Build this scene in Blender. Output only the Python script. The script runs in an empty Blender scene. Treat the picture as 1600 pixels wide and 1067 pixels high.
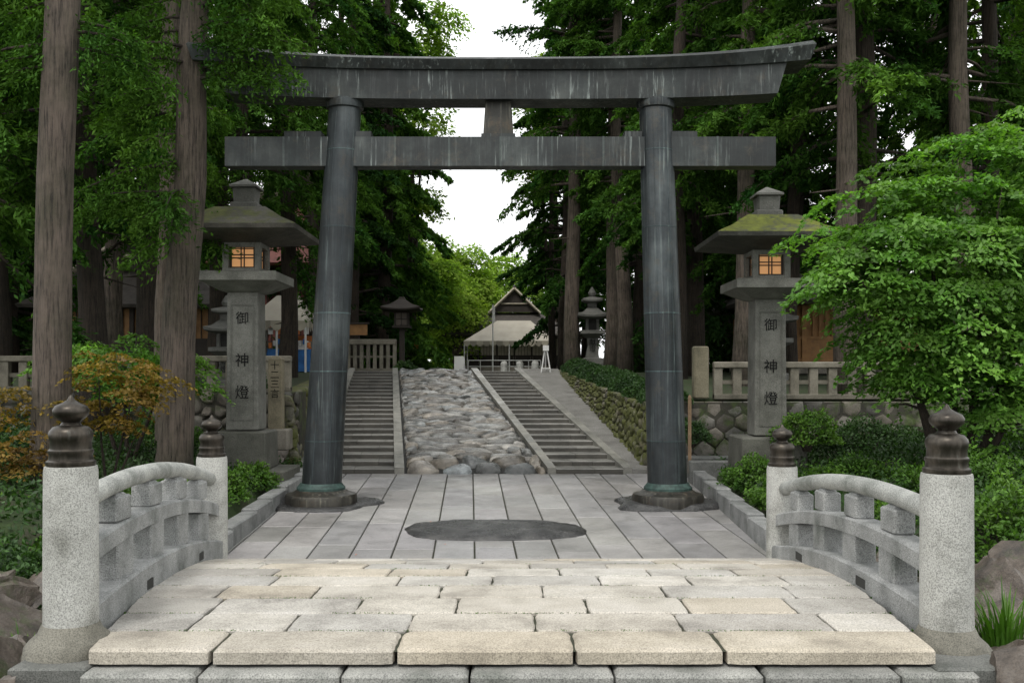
import bpy, math, random
import numpy as np
from mathutils import Vector, Matrix, noise as mnoise
random.seed(7); rng=np.random.default_rng(7)
scn=bpy.context.scene
try:
    scn.view_settings.view_transform='Standard'; scn.view_settings.look='None'; scn.view_settings.exposure=0
except Exception: pass
R=math.radians
# ------------------------------------------------------------ builder
class MB:
    def __init__(s): s.v=[];s.f=[];s.c=[];s.m=[]
    def add(s,vs,fs,col=(1,1,1),mi=0):
        o=len(s.v); s.v.extend([tuple(p) for p in vs])
        for f in fs:
            s.f.append([i+o for i in f]); s.c.append(col); s.m.append(mi)
    def box(s,c,size,rz=0,top=1.0,col=(1,1,1),mi=0,bev=0.0,topy=None):
        x,y,z=size[0]/2,size[1]/2,size[2]/2
        ty=top if topy is None else topy
        b=min(bev,x*.4,y*.4,z*.4)
        cr,sr=math.cos(rz),math.sin(rz)
        def T(p): return (c[0]+p[0]*cr-p[1]*sr, c[1]+p[0]*sr+p[1]*cr, c[2]+p[2])
        if b<=0:
            vs=[(-x,-y,-z),(x,-y,-z),(x,y,-z),(-x,y,-z),(-x*top,-y*ty,z),(x*top,-y*ty,z),(x*top,y*ty,z),(-x*top,y*ty,z)]
            fs=[(0,3,2,1),(4,5,6,7),(0,1,5,4),(1,2,6,5),(2,3,7,6),(3,0,4,7)]
        else:
            vs=[];rings=[(b,-z),(0,-z+b),(0,z-b),(b,z)]
            for ins,zz in rings:
                k=(zz+z)/(2*z); sx=1+(top-1)*k; sy=1+(ty-1)*k
                X=x*sx-ins;Y=y*sy-ins;bb=b
                for px,py in ((-X+bb,-Y),(X-bb,-Y),(X,-Y+bb),(X,Y-bb),(X-bb,Y),(-X+bb,Y),(-X,Y-bb),(-X,-Y+bb)): vs.append((px,py,zz))
            fs=[tuple(range(7,-1,-1)),tuple(range(24,32))]
            for r in range(3):
                for i in range(8): fs.append((r*8+i,r*8+(i+1)%8,(r+1)*8+(i+1)%8,(r+1)*8+i))
        s.add([T(p) for p in vs],fs,col,mi)
    def lathe(s,prof,c=(0,0,0),n=24,col=(1,1,1),mi=0,lean=None):
        vs=[];fs=[]
        for r,z in prof:
            cx,cy=c[0],c[1]
            if lean: cx,cy=lean(z)
            for i in range(n):
                a=2*math.pi*i/n; vs.append((cx+r*math.cos(a),cy+r*math.sin(a),c[2]+z))
        for k in range(len(prof)-1):
            for i in range(n): fs.append((k*n+i,k*n+(i+1)%n,(k+1)*n+(i+1)%n,(k+1)*n+i))
        fs.append(tuple(range(n-1,-1,-1))); fs.append(tuple(range((len(prof)-1)*n,len(prof)*n)))
        s.add(vs,fs,col,mi)
    def sqlathe(s,prof,c=(0,0,0),col=(1,1,1),mi=0,seg=6,lift=None,rz=0):
        vs=[];fs=[];n=4*seg
        cr,sr=math.cos(rz),math.sin(rz)
        for k,(r,z) in enumerate(prof):
            lf=lift[k] if lift else 0
            for side in range(4):
                for j in range(seg):
                    t=-1+2*j/seg
                    p={0:(t,-1),1:(1,t),2:(-t,1),3:(-1,-t)}[side]
                    m=abs(p[0]*p[1]); X,Y=p[0]*r,p[1]*r
                    vs.append((c[0]+X*cr-Y*sr,c[1]+X*sr+Y*cr,c[2]+z+lf*m**2))
        for k in range(len(prof)-1):
            for i in range(n): fs.append((k*n+i,k*n+(i+1)%n,(k+1)*n+(i+1)%n,(k+1)*n+i))
        fs.append(tuple(range(n-1,-1,-1))); fs.append(tuple(range((len(prof)-1)*n,len(prof)*n)))
        s.add(vs,fs,col,mi)
    def tube(s,pts,rad,n=8,col=(1,1,1),mi=0,wob=0):
        vs=[];fs=[];K=len(pts)
        for k,p in enumerate(pts):
            a=Vector(pts[max(k-1,0)]);b=Vector(pts[min(k+1,K-1)]);d=(b-a).normalized()
            u=d.cross(Vector((0.13,1,.07))).normalized(); w=d.cross(u)
            r=rad[k] if hasattr(rad,'__len__') else rad
            for i in range(n):
                t=2*math.pi*i/n; rr=r*(1+wob*math.sin(3*t+k*.7)+wob*.6*math.sin(7*t+k*.3))
                q=Vector(p)+u*math.cos(t)*rr+w*math.sin(t)*rr; vs.append(tuple(q))
        for k in range(K-1):
            for i in range(n): fs.append((k*n+i,k*n+(i+1)%n,(k+1)*n+(i+1)%n,(k+1)*n+i))
        fs.append(tuple(range(n-1,-1,-1))); fs.append(tuple(range((K-1)*n,K*n)))
        s.add(vs,fs,col,mi)
    def mesh(s,name,mats,smooth=False):
        me=bpy.data.meshes.new(name); me.from_pydata(s.v,[],s.f)
        tot=np.array([len(f) for f in s.f])
        ca=me.color_attributes.new('Col','FLOAT_COLOR','CORNER')
        cc=np.repeat(np.c_[np.array(s.c,float).reshape(-1,3),np.ones(len(s.f))],tot,axis=0)
        ca.data.foreach_set('color',cc.ravel())
        for m in mats: me.materials.append(m)
        me.polygons.foreach_set('material_index',s.m)
        if smooth: me.polygons.foreach_set('use_smooth',[True]*len(s.f))
        me.update(); return me
    def build(s,name,mats,smooth=False,parent=None,recalc=True):
        if not isinstance(mats,(list,tuple)): mats=[mats]
        me=s.mesh(name,mats,smooth)
        if recalc:
            import bmesh
            bm=bmesh.new();bm.from_mesh(me);bmesh.ops.recalc_face_normals(bm,faces=bm.faces);bm.to_mesh(me);bm.free()
        if smooth=='auto':
            try: me.set_sharp_from_angle(angle=R(38))
            except Exception: pass
        return obj(name,me,parent)
def obj(name,data,parent=None,loc=None):
    o=bpy.data.objects.new(name,data); scn.collection.objects.link(o)
    if parent: o.parent=parent
    if loc: o.location=loc
    return o
def empty(name,loc=(0,0,0)): return obj(name,None,None,loc)
# ------------------------------------------------------------ materials
def nt(name):
    m=bpy.data.materials.new(name); m.use_nodes=True; t=m.node_tree; b=t.nodes['Principled BSDF']; return m,t,b
def N(t,ty,**k):
    n=t.nodes.new(ty)
    for a,v in k.items():
        if a in n.inputs.keys(): n.inputs[a].default_value=v
        else: setattr(n,a,v)
    return n
def coords(t,scale=(1,1,1)):
    tc=N(t,'ShaderNodeTexCoord'); mp=N(t,'ShaderNodeMapping'); mp.inputs['Scale'].default_value=scale
    t.links.new(tc.outputs['Object'],mp.inputs['Vector']); return mp.outputs[0]
def noise(t,co,sc,det=4,rough=.6):
    n=N(t,'ShaderNodeTexNoise'); n.inputs['Scale'].default_value=sc;n.inputs['Detail'].default_value=det;n.inputs['Roughness'].default_value=rough
    t.links.new(co,n.inputs['Vector']); return n.outputs['Fac']
def ramp(t,fac,stops):
    r=N(t,'ShaderNodeValToRGB'); e=r.color_ramp.elements
    while len(e)<len(stops): e.new(.5)
    for i,(p,c) in enumerate(stops):
        e[i].position=p; e[i].color=(*c,1) if len(c)==3 else c
    t.links.new(fac,r.inputs[0]); return r.outputs[0]
def mix(t,a,b,fac=.5,mode='MIX'):
    m=N(t,'ShaderNodeMix',data_type='RGBA',blend_type=mode)
    def L(v,i):
        if isinstance(v,(int,float)): m.inputs[i].default_value=v
        elif isinstance(v,tuple): m.inputs[i].default_value=(*v,1) if len(v)==3 else v
        else: t.links.new(v,m.inputs[i])
    L(fac,0);L(a,6);L(b,7); return m.outputs[2]
def vcol(t):
    a=N(t,'ShaderNodeAttribute'); a.attribute_name='Col'; return a.outputs['Color']
def bump(t,b,h,st=.3,dist=.02):
    n=N(t,'ShaderNodeBump'); n.inputs['Strength'].default_value=st;n.inputs['Distance'].default_value=dist
    t.links.new(h,n.inputs['Height']); t.links.new(n.outputs[0],b.inputs['Normal'])
def stone(name,base,dark,light,rough=.75,speck=90,blot=1.2,moss=None,mossamt=.5,bst=.4,bscale=14,specamt=.55,wet=False,mossup=False):
    m,t,b=nt(name); co=coords(t)
    c=ramp(t,noise(t,co,blot,6,.65),[(.3,dark),(.5,base),(.72,light)])
    sp=ramp(t,noise(t,co,speck,2,.8),[(.38,(.35,.35,.36)),(.5,(1,1,1)),(.64,(1.35,1.35,1.35))])
    c=mix(t,c,sp,specamt,'MULTIPLY')
    c=mix(t,c,vcol(t),1.0,'MULTIPLY')
    if moss:
        f=ramp(t,noise(t,co,1.7,8,.7),[(mossamt,(0,0,0)),(mossamt+.1,(1,1,1))])
        if mossup:
            g=N(t,'ShaderNodeNewGeometry'); sx=N(t,'ShaderNodeSeparateXYZ'); t.links.new(g.outputs['Normal'],sx.inputs[0])
            up=ramp(t,sx.outputs[2],[(.3,(0,0,0)),(.8,(1,1,1))]); f=mix(t,f,up,1.0,'MULTIPLY')
        mc=ramp(t,noise(t,co,9,3),[(.3,tuple(x*.5 for x in moss)),(.7,moss)])
        c=mix(t,c,mc,f)
    t.links.new(c,b.inputs['Base Color'])
    if wet:
        r=ramp(t,noise(t,co,2.2,4),[(.35,(rough*.45,)*3),(.65,(rough,)*3)]); t.links.new(r,b.inputs['Roughness'])
    else: b.inputs['Roughness'].default_value=rough
    h=noise(t,co,bscale,8,.7); bump(t,b,h,bst,.03)
    return m
def plain(name,col,rough=.7,metal=0,var=.25,sc=4):
    m,t,b=nt(name); co=coords(t)
    c=ramp(t,noise(t,co,sc,5),[(.3,tuple(x*(1-var) for x in col)),(.7,tuple(min(1,x*(1+var)) for x in col))])
    c=mix(t,c,vcol(t),1.0,'MULTIPLY')
    t.links.new(c,b.inputs['Base Color']); b.inputs['Roughness'].default_value=rough;b.inputs['Metallic'].default_value=metal
    return m
def bronze(name,base,pat,streak,zs=.45,xs=9,rough=.42,metal=.55,amt=.62,fine=26,verd=.64,wv_=(.45,2.0),mlo=.36):
    m,t,b=nt(name)
    cs=coords(t,(xs,xs,zs)); cf=coords(t,(fine,fine,zs*1.6)); co=coords(t)
    n1=noise(t,cs,1.0,6,.75); n2=noise(t,co,.9,7,.7); n3=noise(t,cf,1.0,5,.7)
    c=ramp(t,n2,[(.3,tuple(x*.5 for x in base)),(.5,base),(.68,pat)])
    wv=ramp(t,n1,[(.3,(wv_[0],)*3),(.5,(1,1,1)),(.68,(wv_[1],)*3)]); c=mix(t,c,wv,.9,'MULTIPLY')
    f1=ramp(t,n3,[(amt-.03,(0,0,0)),(amt+.09,(.9,.9,.9))])
    msk=ramp(t,noise(t,co,1.1,4),[(mlo,(.05,.05,.05)),(mlo+.2,(1,1,1))]); f1=mix(t,f1,msk,1.0,'MULTIPLY')
    c=mix(t,c,streak,f1)
    f2=ramp(t,noise(t,co,2.1,8,.8),[(.54,(0,0,0)),(.70,(.6,.6,.6))]); c=mix(t,c,(.075,.062,.045),f2)
    if verd:
        f3=ramp(t,noise(t,co,3.3,9,.8),[(verd,(0,0,0)),(verd+.05,(.75,.75,.75))]); c=mix(t,c,(.10,.20,.17),f3)
    c=mix(t,c,vcol(t),1.0,'MULTIPLY')
    t.links.new(c,b.inputs['Base Color'])
    t.links.new(ramp(t,n1,[(.3,(rough*.7,)*3),(.7,(rough*1.5,)*3)]),b.inputs['Roughness'])
    mt=ramp(t,n3,[(amt-.1,(metal,)*3),(amt+.1,(.05,)*3)]); t.links.new(mt,b.inputs['Metallic'])
    bump(t,b,noise(t,co,3,4),.2,.02)
    return m
def leafmat(name,dark,light,trans=.35,sc=.6,spec=True):
    m,t,b=nt(name); co=coords(t)
    oi=N(t,'ShaderNodeObjectInfo')
    c=ramp(t,noise(t,co,sc,2,.7),[(.32,dark),(.68,light)])
    c=mix(t,c,vcol(t),1.0,'MULTIPLY')
    o=ramp(t,oi.outputs['Random'],[(0,(.75,.8,.8)),(1,(1.2,1.12,1.0))]); c=mix(t,c,o,1.0,'MULTIPLY')
    if spec:
        t.links.new(c,b.inputs['Base Color']); b.inputs['Roughness'].default_value=.5; b.inputs['Specular IOR Level'].default_value=.3; src=b
    else:
        t.nodes.remove(b); src=N(t,'ShaderNodeBsdfDiffuse'); t.links.new(c,src.inputs[0])
    tr=N(t,'ShaderNodeBsdfTranslucent'); tc=mix(t,c,(1.3,1.5,.5),1.0,'MULTIPLY'); t.links.new(tc,tr.inputs[0])
    ms=N(t,'ShaderNodeMixShader'); ms.inputs[0].default_value=trans
    t.links.new(src.outputs[0],ms.inputs[1]);t.links.new(tr.outputs[0],ms.inputs[2])
    t.links.new(ms.outputs[0],t.nodes['Material Output'].inputs[0]); return m
def barkmat(name,dark,light):
    m,t,b=nt(name); cs=coords(t,(1,1,.07)); co=coords(t)
    n=noise(t,cs,24,8,.8)
    c=ramp(t,n,[(.38,dark),(.5,light),(.68,tuple(x*1.5 for x in light))])
    c=mix(t,c,ramp(t,noise(t,co,1.1,6,.7),[(.35,(.55,.6,.48)),(.62,(1.1,1.07,1.03))]),1.0,'MULTIPLY')
    t.links.new(c,b.inputs['Base Color']); b.inputs['Roughness'].default_value=.9
    bump(t,b,n,1.0,.12); return m
M_deck=stone('granite_deck',(.43,.41,.37),(.26,.245,.22),(.53,.51,.48),speck=110,blot=1.9,bst=.5,bscale=26,specamt=.6)
M_granite=stone('granite_pale',(.37,.37,.345),(.17,.17,.15),(.46,.46,.435),speck=120,blot=2.4,bst=.35,bscale=40,specamt=.7)
M_rail=stone('granite_rail',(.24,.245,.24),(.11,.12,.11),(.34,.345,.335),speck=110,blot=2.6,bst=.4,bscale=40,specamt=.75)
M_plaza=stone('plaza_paving',(.275,.268,.265),(.18,.177,.175),(.34,.333,.328),speck=80,blot=.8,rough=.62,wet=True,bst=.2,bscale=30)
M_joint=plain('joint_moss',(.035,.038,.022),.95)
M_cobble=stone('wet_cobble',(.15,.145,.132),(.06,.058,.052),(.29,.28,.255),rough=.36,wet=True,blot=3.2,bst=.7,bscale=9)
M_step=stone('step_stone',(.20,.195,.18),(.11,.11,.10),(.27,.26,.24),rough=.65,blot=1.5,wet=True)
M_wall=stone('wall_stone',(.11,.10,.082),(.045,.043,.034),(.19,.175,.15),blot=1.8,moss=(.055,.08,.018),mossamt=.50,bst=.9,bscale=7)
M_mosswall=stone('mossy_wall_stone',(.105,.097,.07),(.045,.045,.028),(.17,.155,.12),blot=1.8,moss=(.085,.095,.018),mossamt=.40,bst=.9,bscale=7)
M_lantern=stone('lantern_stone',(.115,.115,.103),(.055,.057,.047),(.185,.185,.168),speck=70,blot=1.6,bst=.6,bscale=12)
M_lroof=stone('lantern_roof_stone',(.07,.065,.052),(.03,.028,.024),(.12,.11,.092),blot=2.2,moss=(.085,.095,.018),mossamt=.45,mossup=True,bst=.9,bscale=10)
M_lroof2=stone('lantern_roof_mossy',(.045,.045,.036),(.022,.022,.018),(.09,.09,.072),blot=2.2,moss=(.16,.185,.012),mossamt=.42,mossup=True,bst=1,bscale=10)
M_rock=stone('boulder_rock',(.085,.068,.054),(.028,.024,.02),(.16,.14,.12),rough=.65,wet=True,blot=3.5,moss=(.05,.075,.018),mossamt=.54,bst=1,bscale=6)
M_dark=stone('dark_slab',(.035,.035,.035),(.015,.015,.015),(.085,.083,.08),rough=.4,wet=True,blot=3,bst=1,bscale=12,specamt=.4)
M_fence=stone('fence_stone',(.17,.155,.125),(.08,.076,.06),(.25,.23,.195),blot=1.6,bst=.5)
M_ground=stone('ground_soil',(.035,.035,.018),(.018,.02,.011),(.06,.06,.028),blot=.8,moss=(.03,.055,.012),mossamt=.42,rough=.95)
M_gravel=stone('gravel_path',(.18,.175,.16),(.115,.11,.10),(.24,.235,.22),blot=2,speck=40,bst=.6,bscale=40,rough=.9)
M_bronze=bronze('bronze_pillar',(.028,.034,.037),(.058,.068,.070),(.13,.16,.15),zs=.25,xs=5,amt=.60,metal=.4,fine=20,verd=.68,wv_=(.5,1.7))
M_beam=bronze('bronze_beam',(.022,.026,.026),(.050,.056,.053),(.23,.265,.25),zs=.5,xs=4,rough=.48,metal=.3,amt=.59,fine=19,verd=.70,wv_=(.5,1.7),mlo=.42)
M_verd=plain('verdigris',(.035,.065,.057),.6,.3,.6,9)
M_cap=bronze('bronze_cap',(.055,.048,.040),(.09,.08,.066),(.09,.13,.11),zs=2,xs=12,rough=.38,metal=.8,amt=.66,verd=.66)
M_text=plain('carved_shadow',(.085,.085,.075),.95)
M_wood=plain('dark_wood',(.03,.023,.018),.75)
M_ochre=plain('ochre_timber',(.27,.14,.05),.7)
M_white=plain('white_paint',(.6,.6,.58),.6,var=.08)
M_canvas=plain('canvas',(.38,.35,.29),.8,var=.15,sc=1)
M_plaster=plain('plaster',(.36,.32,.25),.8)
M_roof=plain('roof_bark',(.06,.052,.045),.75)
M_redroof=plain('red_roof',(.16,.05,.04),.6)
M_blue=plain('blue_cloth',(.03,.14,.38),.8)
M_orange=plain('orange_cloth',(.55,.18,.05),.8)
M_stake=plain('stake_wood',(.30,.20,.12),.8)
M_bark=barkmat('bark_cedar',(.032,.025,.021),(.15,.12,.10))
M_barkd=barkmat('bark_dark',(.016,.012,.010),(.062,.046,.036))
def emis(name,col,st):
    m,t,b=nt(name); b.inputs['Base Color'].default_value=(*col,1); b.inputs['Emission Color'].default_value=(*col,1); b.inputs['Emission Strength'].default_value=st; return m
M_paper=emis('lit_paper',(.60,.30,.12),.5)
L_con=leafmat('conifer_leaf',(.020,.060,.015),(.072,.145,.026),.30,.5,False)
L_cond=leafmat('conifer_leaf_dark',(.014,.040,.014),(.042,.092,.024),.24,.4,False)
L_map=leafmat('maple_leaf',(.075,.19,.032),(.16,.30,.055),.42,.9)
L_org=leafmat('maple_leaf_orange',(.14,.08,.02),(.21,.16,.03),.35,1.2)
L_shr=leafmat('shrub_leaf',(.035,.10,.012),(.10,.20,.025),.3,1.5)
L_dec=leafmat('deciduous_leaf',(.10,.19,.03),(.23,.33,.07),.45,.3,False)
L_hedge=leafmat('hedge_leaf',(.018,.05,.012),(.045,.10,.024),.25,1.5)
# ------------------------------------------------------------ foliage
def leaves_mesh(name,C,D,Nn,ln,wd,mat,col=None):
    n=len(C); S=np.cross(D,Nn); S/=np.linalg.norm(S,axis=1,keepdims=True)+1e-9
    ln=np.broadcast_to(ln,(n,))[:,None]; wd=np.broadcast_to(wd,(n,))[:,None]
    V=np.stack([C-D*ln/2,C+S*wd/2,C+D*ln/2,C-S*wd/2],axis=1).reshape(-1,3)
    me=bpy.data.meshes.new(name)
    me.vertices.add(4*n); me.vertices.foreach_set('co',V.ravel())
    me.loops.add(4*n); me.loops.foreach_set('vertex_index',np.arange(4*n))
    me.polygons.add(n); me.polygons.foreach_set('loop_start',np.arange(0,4*n,4)); 
    try: me.polygons.foreach_set('loop_total',np.full(n,4))
    except Exception: pass
    if col is None: col=np.ones((n,3))
    br=rng.uniform(.7,1.3,(n,1)); c=np.c_[col*br,np.ones(n)]
    ca=me.color_attributes.new('Col','FLOAT_COLOR','CORNER'); ca.data.foreach_set('color',np.repeat(c,4,axis=0).ravel())
    me.materials.append(mat); me.update(calc_edges=True); me.validate(); return me
def unit(a): return a/(np.linalg.norm(a,axis=-1,keepdims=True)+1e-9)
def conifer(name,H,h0,Rr,nl,leaf,mat,k=12,dens=14,trunk_r=.3,bark=None,droop=.5,top=True):
    mb=MB(); K=14
    pts=[(.12*math.sin(i*.9+nl),.1*math.cos(i*.7),H*i/(K-1)) for i in range(K)]; pts[0]=(0,0,-.6)
    rad=[trunk_r*(1.25 if i==0 else 1)*(1-.93*(i/(K-1))**1.1) for i in range(K)]
    mb.tube(pts,rad,12,wob=.04)
    Cs=[];Ds=[];Ns=[];Co=[]
    for i in range(6):
        h=rng.uniform(h0*.4,h0+1); a=rng.uniform(0,6.28); L=rng.uniform(.5,1.6); d=np.array([math.cos(a),math.sin(a),-.15])
        mb.tube([(0,0,h),tuple(np.array([0,0,h])+d*L*.6),tuple(np.array([0,0,h])+d*L)],[.03,.02,.006],4)
    for i in range(nl):
        h=h0+(H-h0)*(i+rng.random())/nl
        q=(h-h0)/(H-h0); L=Rr*min(1,(1-q)**.75*1.15)*rng.uniform(.5,1.2)+.3
        a=rng.uniform(0,2*math.pi); dh=np.array([math.cos(a),math.sin(a),0]); pr=np.array([-dh[1],dh[0],0])
        up=rng.uniform(-.1,.35); dr=droop*rng.uniform(.6,1.3)
        P=lambda t: np.array([0,0,h])+dh*L*t+np.array([0,0,1])*L*(up*t-dr*t*t)
        mb.tube([tuple(P(t)) for t in (0,.35,.7,.95)],[.04*L**.5,.028*L**.5,.016,.006],4)
        n=int(L*dens)+3; tt=rng.uniform(.18,1,n)**.8
        base=P(tt[:,None]); sg=rng.choice([-1,1],n)[:,None]
        td=unit(dh*rng.uniform(.2,.9,(n,1))+pr*sg*rng.uniform(.3,1,(n,1))+np.array([0,0,-.35])+rng.normal(0,.18,(n,3)))
        tl=(.35+.55*rng.random((n,1)))*(1.25-tt[:,None])*min(1.3,.5+L*.3)
        s=np.tile(np.linspace(.05,1,k)[None,:,None],(n,1,1))
        C=base[:,None,:]+td[:,None,:]*tl[:,None,:]*s+np.array([0,0,-.28])*(s**2)*tl[:,None,:]
        C=C+rng.normal(0,.045,C.shape)
        D=unit(td[:,None,:]+rng.normal(0,.55,C.shape)+np.array([0,0,-.2]))
        Nn=unit(np.array([0,0,1.0])+rng.normal(0,.55,C.shape))
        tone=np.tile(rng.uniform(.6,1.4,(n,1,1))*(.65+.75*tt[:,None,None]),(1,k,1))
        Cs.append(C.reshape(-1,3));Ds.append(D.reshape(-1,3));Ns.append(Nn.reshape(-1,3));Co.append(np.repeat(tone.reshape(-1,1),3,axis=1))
    C=np.concatenate(Cs);D=np.concatenate(Ds);Nn=np.concatenate(Ns);Co=np.concatenate(Co)
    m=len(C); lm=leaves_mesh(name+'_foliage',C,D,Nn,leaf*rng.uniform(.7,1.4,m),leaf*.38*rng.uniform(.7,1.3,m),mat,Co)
    return mb.mesh(name+'_trunk',[bark or M_barkd],True),lm
def place_tree(name,meshes,loc,sc=1,rz=0,tilt=(0,0),wood=None):
    e=empty(name,loc); e.scale=(sc,sc,sc) if not hasattr(sc,'__len__') else sc; e.rotation_euler=(tilt[0],tilt[1],rz)
    o=obj('trunk',meshes[0],e); o2=obj('crown',meshes[1],e); return e
def pads(name,ells,npad,prad,nleaf,leaf,mat,flat=.35,parent=None,surf=.55,thick=.05,tilt=.5,tone=(.65,1.3)):
    Cs=[];Ds=[];Ns=[];Co=[]
    w=np.array([e[1][0]*e[1][1]*e[1][2] for e in ells]);w=w**.8;w/=w.sum()
    for i in range(npad):
        e=ells[rng.choice(len(ells),p=w)]
        d=unit(rng.normal(0,1,3)); r=rng.uniform(surf,1.03)
        c=np.array(e[0])+d*r*np.array(e[1])
        R_=prad*rng.uniform(.45,1.35); n=int(nleaf*(R_/prad)**1.5)+8
        nrm=unit(np.array([d[0]*tilt,d[1]*tilt,1])+rng.normal(0,.12,3))
        a=rng.uniform(0,2*np.pi,n); rr=R_*np.sqrt(rng.random(n))*(1+.3*np.sin(a*3+i)+.15*np.sin(a*5+i*2))
        u=unit(np.cross(nrm,[.3,1,.2])); v=np.cross(nrm,u)
        P=c+u*(rr*np.cos(a))[:,None]+v*(rr*np.sin(a))[:,None]-nrm*(rr**2/R_*flat)[:,None]+rng.normal(0,thick*prad/.4,(n,3))
        Cs.append(P); Ds.append(unit(u*np.cos(a)[:,None]+v*np.sin(a)[:,None]+rng.normal(0,.45,(n,3))+np.array([0,0,-.25])))
        Ns.append(unit(nrm+rng.normal(0,.35,(n,3)))); Co.append(np.full((n,3),rng.uniform(*tone)))
    C=np.concatenate(Cs);m=len(C)
    return obj('crown' if parent else name,leaves_mesh(name,C,np.concatenate(Ds),np.concatenate(Ns),leaf*rng.uniform(.7,1.3,m),leaf*.6*rng.uniform(.7,1.3,m),mat,np.concatenate(Co)),parent)
def shrub(name,c,r,n,leaf,mat,lump=.18):
    d=unit(rng.normal(0,1,(n,3))); d[:,2]=np.abs(d[:,2])*1.0-.15
    ph=rng.uniform(0,6,6)
    l=1+lump*(np.sin(d[:,0]*7+ph[0])*np.sin(d[:,1]*6+ph[1])+np.sin(d[:,2]*9+d[:,0]*5+ph[2])*.6)+.1*np.sin(d[:,0]*19+ph[3])*np.sin(d[:,1]*17+d[:,2]*13+ph[4])
    rad=l*rng.uniform(.72,1.06,n)
    C=np.array(c)+d*rad[:,None]*np.array(r)
    D=unit(d*.6+rng.normal(0,.6,(n,3))); Nn=unit(d+rng.normal(0,.6,(n,3))+np.array([0,0,.5]))
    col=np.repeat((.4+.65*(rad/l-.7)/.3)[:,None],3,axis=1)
    e=empty(name); 
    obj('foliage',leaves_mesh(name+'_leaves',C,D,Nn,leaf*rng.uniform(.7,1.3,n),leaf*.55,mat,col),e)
    mb=MB()
    for i in range(7):
        a=i*.9; mb.tube([(c[0]+.05*math.cos(a),c[1]+.05*math.sin(a),c[2]-r[2]*.4),(c[0]+r[0]*.5*math.cos(a),c[1]+r[1]*.5*math.sin(a),c[2]+r[2]*.45)],[.02,.008],5)
    mb.build('stems',M_barkd,parent=e); return e
# ------------------------------------------------------------ terrain
def lerp(a,b,t): return a+(b-a)*t
def wl(y): return lerp(-4.80,-6.35,(y-22)/16)
def wr(y): return lerp(2.98,1.62,(y-22)/16)
def sz(y): return .14+.1475*(y-22)
def up(y): return 1.80+(y-23)*.0467 if y<38 else 2.5+.0065*(y-38)
def smooth(a,b,x):
    t=min(1,max(0,(x-a)/(b-a))); return t*t*(3-2*t)
def G(x,y):
    n=mnoise.noise(Vector((x*.35,y*.35,0)))*.12
    if y<23.0:
        ax=max(0,-4.3-x, x-3.9)
        gar=.15+min(ax*.22,.75)+n
        if -4.6<x<4.1: gar=-.36
        cre=-.75+n; near=.42+n*.3 if abs(x)<3.4 else .25+n
        z=lerp(near,cre,smooth(5.0,6.0,y)); z=lerp(z,gar,smooth(10.4,12.2,y))
        if y>22.3 and 3.0<x: z=max(z,.4)
        return z
    if y<38.5 and wl(min(y,38))-.3<x<wr(min(y,38))+.3: return sz(min(y,38))-.35
    return up(y)-.05
xs=np.unique(np.concatenate([[-400,-200,-100,-60,-40,-30,-22],np.arange(-16,16.01,.2),[22,30,40,60,100,200,400]]))
ys=np.unique(np.concatenate([[-60,-20,-8,-2],np.arange(2,40.01,.2),[42,46,52,60,75,95,130,180,260,400,700]]))
mb=MB(); vs=[(x,y,G(x,y)) for y in ys for x in xs]; nx=len(xs)
mb.add(vs,[(j*nx+i,j*nx+i+1,(j+1)*nx+i+1,(j+1)*nx+i) for j in range(len(ys)-1) for i in range(nx-1)])
mb.build('ground',M_ground,True,recalc=False)
# ------------------------------------------------------------ plaza
def pz(y): return .032*(y-17.6)
def pl(y): return -3.90-.042*(y-13.6)
def prr(y): return 3.48+.028*(y-13.6)
mb=MB(); 
mb.add([(-4.6,10.9,pz(10.9)-.03),(4.2,10.9,pz(10.9)-.03),(4.2,22.4,pz(22.4)-.03),(-5.0,22.4,pz(22.4)-.03)],[(0,1,2,3)],mi=1)
W=.56; g=.011
for s_ in range(-2,16):
    x0=-3.87+s_*W; y=10.9-random.random()
    while y<22.0:
        L=random.uniform(1.0,2.3); y1=min(y+L,22.0); y0=max(y,10.9)
        if y1-y0>.15:
            a0=x0-.042*(y0-13.6);a1=x0-.042*(y1-13.6)
            def cl(x,yy): return min(max(x,pl(yy)-.05 if yy<21 else -5),prr(yy)+.05 if yy<20.2 else 4.1)
            q=[(cl(a0+g,y0),y0+g),(cl(a0+W-g,y0),y0+g),(cl(a1+W-g,y1),y1-g),(cl(a1+g,y1),y1-g)]
            if q[1][0]-q[0][0]>.03 or q[2][0]-q[3][0]>.03:
                dz=random.uniform(-.003,.003); b=.008; c=random.uniform(.82,1.14); cc=(c,c*random.uniform(.98,1.01),c*random.uniform(.95,1.01))
                cx=sum(p[0] for p in q)/4;cy=sum(p[1] for p in q)/4
                inn=[(p[0]+(b if p[0]<cx else -b),p[1]+(b if p[1]<cy else -b)) for p in q]
                vs=[(p[0],p[1],pz(p[1])-.04) for p in q]+[(p[0],p[1],pz(p[1])-.007+dz) for p in q]+[(p[0],p[1],pz(p[1])+dz) for p in inn]
                mb.add(vs,[(0,1,5,4),(1,2,6,5),(2,3,7,6),(3,0,4,7),(4,5,9,8),(5,6,10,9),(6,7,11,10),(7,4,8,11),(8,9,10,11)],cc)
        y=y1
mb.build('plaza_pavement',[M_plaza,M_joint])
def run_kerb(name,f,y0,y1,w,h,side):
    mb=MB(); y=y0
    while y<y1-.1:
        L=min(random.uniform(1.1,1.6),y1-y); ym=y+L/2
        ang=math.atan2(f(y+L)-f(y),L); c=random.uniform(.7,1.0)
        mb.box((f(ym)+side*w/2,ym,pz(ym)+h/2-.1),(w,L-.012,h+.2),rz=-ang,col=(c,c,c),bev=.02); y+=L
    return mb.build(name,M_rail)
run_kerb('kerb',lambda y:pl(y)-.0,11.2,21.2,.26,.26,-1)
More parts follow.
